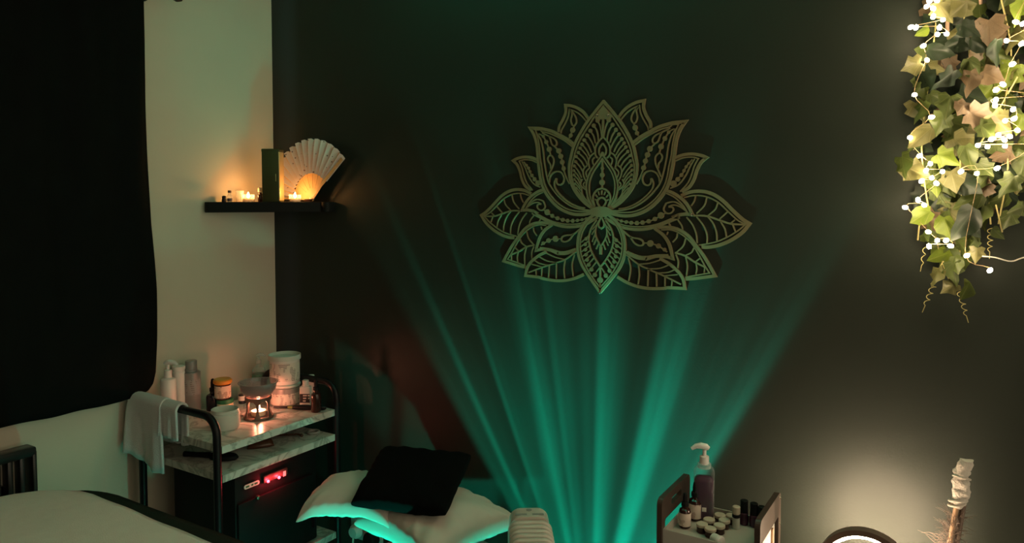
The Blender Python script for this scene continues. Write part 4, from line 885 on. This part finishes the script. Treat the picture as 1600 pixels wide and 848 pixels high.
def wrapped_stick():
    a = at(1507, 722, 1, -.10); b = at(1484, 848, 1, -.10); d = (a-b).normalized(); foot = b - d*((b.z-.66)/d.z)
    v = turned('vase', 'small vase on the side table holding the cloth-wrapped stick', 'vase', (foot.x, foot.y, .58), [('body', [(0, 0), (.028, 0), (.036, .02), (.034, .07), (.018, .105), (.020, .115), (.0175, .115), (.0155, .105), (.030, .07), (.032, .02), (0, .006)], 'grey_plastic')])
    t = thing('wrapped_stick', 'wooden stick with its tip wrapped in pale cloth and dry grass around it', 'stick', foot)
    L = (a-foot).length; M().tube([d*-.05, d*L*.98], [.0055, .0050], 10).build('stick', 'wood', t)
    M().tube([d*-.05+Vector((.013, .004, 0)), d*L*.72+Vector((.012, .01, 0))], [.0065, .0055], 10).build('second_stick', 'grass', t)
    m = M(); rnd = random.Random(4); N = 26; vs = []; fs = []; n = 18; z0, z1 = L-.098, L+.006
    for i in range(N+1):
        u = i/N; base = .0115+.0035*math.sin(u*3.2); step = .0028*((u*5.2) % 1) - (.003 if abs(u-.64) < .04 else 0); r = base+step
        off = Vector((.0035*math.sin(u*6), 0, 0)) + Vector((.004*u*u, 0, 0))
        for k in range(n):
            a2 = 2*PI*k/n; rr_ = r*(1+.10*math.sin(a2*3+u*9)+.05*rnd.uniform(-1, 1)); vs.append(d*(z0+(z1-z0)*u) + off + Vector((rr_*math.cos(a2), rr_*.85*math.sin(a2), .002*math.sin(a2*2+u*20))))
    for i in range(N):
        for k in range(n): fs.append((i*n+k, i*n+(k+1) % n, (i+1)*n+(k+1) % n, (i+1)*n+k))
    fs += [tuple(range(n))[::-1], tuple(N*n+k for k in range(n))]; m.add(vs, fs).build('cloth_wrap', 'gauze', t, ang=60)
    m = M()
    for i in range(3):
        z = z0+(z1-z0)*(.05, .12, .62)[i]; m.tube([d*z+Vector((.0152*math.cos(2*PI*k/16), .013*math.sin(2*PI*k/16), .004*math.cos(2*PI*k/16+i))) for k in range(16)], .0026, 6, True)
    m.build('wrap_fold', 'gauze', t)
    m = M()
    for i in range(800):                                         # wisps of dry grass
        u = rnd.uniform(.15, .66); side = rnd.gauss(0, .012); p0 = d*(L*u)+Vector((side*.5, rnd.uniform(-.015, .02), 0)); up = rnd.uniform(-.01, .022)
        p2 = p0+Vector((side*.9+rnd.gauss(0, .006), rnd.uniform(-.012, .012), up)); m.tube([p0, (p0+p2)/2+Vector((rnd.gauss(0, .002), 0, .003)), p2], [.0004, .0004, .0002], 3)
    o = m.build('grass_wisps', 'grass', t, smooth=False); o['kind'] = 'stuff'
wrapped_stick()
# ================================================================== HANGING IVY, CANES AND FAIRY LIGHTS
IV = random.Random(21)
def ivy_point(px, py, d): return at(px, py, 1, -d)
IVY0 = at(1520, 0, 1, -.02); IVY0.z = 2.16; IVY0.y = 0
def leaf_mesh(mt, kind):
    """five-lobed ivy leaf, tip down, folded along the midrib; unit length"""
    if kind == 0: out = [(0, .30), (.20, .40), (.42, .34), (.34, .10), (.50, -.06), (.26, -.20), (.14, -.42), (0, -.70)]
    elif kind == 1: out = [(0, .34), (.26, .42), (.36, .18), (.48, .14), (.32, -.14), (.18, -.36), (.08, -.54), (0, -.66)]
    else: out = [(0, .32), (.16, .36), (.30, .20), (.34, .0), (.28, -.22), (.16, -.44), (0, -.68)]
    zf = lambda x, y: .42*abs(x) - .45*(y+.1)**2 - .5*x*x + .07*math.sin(9*x+7*y)
    vs = []; fs = []; n = len(out)
    for sgn in (1, -1):
        for x, y in out: vs.append((sgn*x, zf(x, y), y))
    for sgn in (0, 1):
        for x, y in out: vs.append(((1, -1)[sgn]*x*.5, zf(x*.5, y*.72+.03)-.02, y*.72+.03))
    for k, o in ((0, 2*n), (n, 3*n)):
        for i in range(n-1): fs.append((k+i, k+i+1, o+i+1, o+i))
        for i in range(1, n-2): fs.append((o+0, o+i, o+i+1))
        fs.append((o+0, o+n-2, o+n-1))
    me = bpy.data.meshes.new('leaf'); me.from_pydata(vs, [], fs); me.update(); me.polygons.foreach_set('use_smooth', [True]*len(me.polygons)); me.materials.append(MT[mt]); return me
LEAF = {(k, m): leaf_mesh('leaf_'+m, k) for k in range(3) for m in 'bmodt'}
IVY = thing('ivy_garland', 'hanging ivy garland with green and dried tan leaves on the right wall', 'ivy', IVY0)
def leaf(px, py, size, m, d=None, rot=None, face=None):
    d = IV.uniform(.05, .12) if d is None else d; p = ivy_point(px, py, d); dist = (p-Vector(CAMP)).length; s = size/FPX*dist*1.0
    o = bpy.data.objects.new('leaf', LEAF[(IV.randrange(3), m)]); COL.objects.link(o); o.parent = IVY; o.location = p-IVY0
    o.scale = (s*IV.uniform(.9, 1.15),)*3
    tw = IV.uniform(-.9, .9) if face is None else face
    o.rotation_euler = (IV.uniform(-.7, .35), IV.uniform(-1.3, 1.3) if rot is None else rot, tw)
KEY = [(1445, 48, 27, 'b'), (1463, 80, 46, 'd'), (1512, 45, 42, 'd'), (1499, 66, 40, 'd'), (1527, 68, 44, 'd'), (1480, 121, 42, 'd'), (1448, 122, 46, 'd'), (1428, 102, 36, 'o'), (1517, 104, 46, 'm'), (1546, 46, 50, 't'), (1522, 88, 36, 't'),
       (1516, 126, 50, 't'), (1548, 118, 40, 't'), (1515, 150, 52, 'd'), (1577, 116, 46, 'b'), (1596, 12, 46, 'b'), (1472, 14, 44, 'o'), (1502, 10, 44, 'o'), (1582, 62, 46, 'o'), (1556, 76, 40, 'd'), (1462, 152, 36, 'm'), (1482, 162, 40, 'm'), (1504, 168, 36, 't'),
       (1440, 170, 36, 'm'), (1443, 210, 50, 'o'), (1430, 224, 44, 'm'), (1490, 205, 54, 'm'), (1502, 226, 50, 'o'), (1530, 180, 48, 't'), (1541, 202, 40, 'm'), (1560, 190, 42, 'o'), (1594, 190, 32, 'b'), (1412, 256, 44, 'm'), (1427, 266, 44, 'o'), (1476, 246, 42, 'b'), (1460, 256, 40, 'm'),
       (1512, 240, 42, 'm'), (1536, 262, 42, 'm'), (1489, 280, 42, 'o'), (1506, 286, 50, 'd'), (1540, 278, 32, 'm'), (1442, 336, 46, 'b'), (1520, 312, 50, 'm'), (1541, 297, 30, 't'), (1568, 242, 36, 't'), (1578, 286, 40, 'm'), (1592, 326, 34, 'm'), (1512, 342, 66, 'd'), (1470, 304, 42, 'm'), (1486, 332, 42, 'o'),
       (1478, 352, 46, 'b'), (1474, 398, 42, 'b'), (1446, 370, 26, 'm'), (1464, 430, 38, 'o'), (1490, 422, 40, 'm'), (1512, 449, 42, 'm'), (1526, 395, 30, 'o'), (1494, 410, 32, 'm'), (1556, 362, 30, 'm'), (1576, 342, 34, 'm'), (1540, 332, 40, 'm'), (1455, 105, 36, 'o'), (1470, 190, 40, 'm'), (1485, 448, 30, 'o')]
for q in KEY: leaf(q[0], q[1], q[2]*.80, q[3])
for i in range(222):                                             # leaves deeper in the bunch and beyond the frame edge
    py = IV.uniform(-60, 400); lo = 1432 + (18 if py < 60 else 0) + max(0, py-300)*.28; hi = 1650 - max(0, py-210)*.75
    if hi < lo+10: continue
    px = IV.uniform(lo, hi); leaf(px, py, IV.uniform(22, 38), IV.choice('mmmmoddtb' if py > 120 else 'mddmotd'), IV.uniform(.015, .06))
def vine(pts, r=.0016, d=.05, nm='stem'):
    P3 = [ivy_point(x, y, d+IV.uniform(-.015, .02))-IVY0 for x, y in pts]; M().tube(cr(P3, 5), r, 6).build(nm, 'stem', IVY)
for q in (((1500, -110), (1470, -30), (1460, 60), (1448, 150), (1440, 230), (1450, 320), (1470, 400), (1490, 455)), ((1520, -110), (1505, 0), (1515, 90), (1508, 180), (1500, 260), (1505, 350), (1495, 420)), ((1540, -110), (1560, -20), (1580, 80), (1570, 170), (1575, 260), (1560, 350)),
          ((1440, 330), (1436, 355), (1434, 375)), ((1465, 425), (1472, 412), (1480, 400)), ((1543, 300), (1546, 330), (1548, 350)), ((1556, 320), (1562, 345), (1566, 362)), ((1430, 105), (1445, 112), (1460, 118)), ((1415, 100), (1430, 110), (1445, 120)), ((1540, 330), (1520, 260), (1545, 200), (1590, 120))): vine(q)
def tendril(x0, y0, x1, y1, turns, r0):
    pts = []; N = turns*10; a = ivy_point(x0, y0, .06)-IVY0; b = ivy_point(x1, y1, .06)-IVY0
    for i in range(N+1):
        u = i/N; rr_ = r0*(1-u*.5) if u < .72 else r0*.64*max(0, 1-(u-.72)/.06); an = 2*PI*turns*min(u, .72)
        pts.append(a+(b-a)*u+Vector((rr_*math.cos(an), rr_*math.sin(an), rr_*.3*math.sin(an))))
    M().tube(pts, .0008, 5).build('tendril', 'stem', IVY)
for q in ((1462, 438, 1441, 488, 5, .0065), (1499, 455, 1513, 504, 5, .006), (1548, 356, 1546, 404, 5, .006), (1446, 384, 1438, 424, 3, .004)): tendril(*q)
M().lathe([(0, 0), (.012, 0), (.012, .006), (.005, .02), (.008, .05), (0, .052)], (0, 0, 0), 14, Matrix.Rotation(PI/2, 4, 'X')).build('wall_hook', 'screw', IVY)
# canes
t = thing('cane_support', 'pair of thin upright canes among the ivy', 'plant support', (IVY0.x, -.03, 1.2+.55))
for px in (1482, 1533):
    a = at(px, -60, 1, -.028); b = at(px-3, 130, 1, -.028); M().tube([a-t.location, b-t.location], .0038, 8).build('cane', 'bamboo_cane', t)
a = at(1470, 45, 1, -.020); b = at(1560, 60, 1, -.020); M().tube([a-t.location, b-t.location], .0034, 8).build('cross_cane', 'bamboo_cane', t)
# fairy lights
def fairy():
    c1 = [(310, 10), (290, 50), (340, 65), (340, 130), (415, 155), (165, 212), (205, 215), (388, 215), (373, 268), (445, 265), (262, 358), (292, 468), (195, 738), (985, 172), (1040, 185), (912, 318), (1030, 340), (957, 500), (885, 658), (830, 702), (828, 780), (822, 820), (370, 5)]
    c2 = [(308, 108), (150, 258), (220, 393), (300, 450), (268, 500), (310, 555), (235, 578), (345, 595), (210, 718), (115, 772), (255, 755), (390, 508), (525, 508), (642, 522), (650, 315), (790, 485), (720, 325), (750, 270), (800, 238), (850, 135), (775, 22), (910, 50), (915, 120), (940, 205), (885, 250), (850, 320), (845, 275)]
    c3 = [(285, 152), (350, 215), (415, 215), (290, 258), (568, 325), (738, 435), (450, 255)]
    B = [(1390+u/4.99, v/4.99) for u, v in c1] + [(1390+u/4.71, 160+v/4.71) for u, v in c2] + [(1390+u/4.71, 330+v/4.71) for u, v in c3] + [(1615, 40), (1622, 150), (1612, 230), (1480, -25), (1560, -30), (1610, -20)]
    t = thing('fairy_lights', 'string of warm white fairy lights wound through the ivy', 'string lights', (IVY0.x, -.05, 1.30)); O = Vector(t.location); me = None; pos = []
    for px, py in B:
        p = ivy_point(px, py, IV.uniform(.115, .15) if px > 1450 else IV.uniform(.075, .13))-O; pos.append((px, py, p))
        if me is None: o = M().lathe([(0, -.0056), (.0030, -.0043), (.0043, -.001), (.0038, .003), (.0020, .0056), (0, .006)], n=12).build('bulb', 'bulb', t); me = o.data
        else: o = bpy.data.objects.new('bulb', me); COL.objects.link(o); o.parent = t
        o.location = p; o.rotation_euler = (IV.uniform(-1.4, 1.4), IV.uniform(-1.4, 1.4), 0)
    for L, R in ((1380, 1500), (1500, 1640)):                     # two runs of wire, each threaded from top to bottom
        run = sorted([q for q in pos if L <= q[0] < R], key=lambda q: q[1]); m = M()
        pts = [q[2]+Vector((IV.uniform(-.004, .004), .012, .004)) for q in run]; m.tube(cr(pts, 4), .0005, 5)
        for q, c in zip(run, pts): m.tube([c, q[2]+Vector((0, .002, .004))], .0009, 5)
        m.build('wire', 'wire', t)
    M().tube(cr([ivy_point(1535, 400, .11)-O, ivy_point(1555, 402, .10)-O, ivy_point(1580, 408, .06)-O, ivy_point(1605, 401, .03)-O, ivy_point(1680, 390, .01)-O], 5), .0014, 6).build('lead_cable', 'white_wire', t)
fairy()
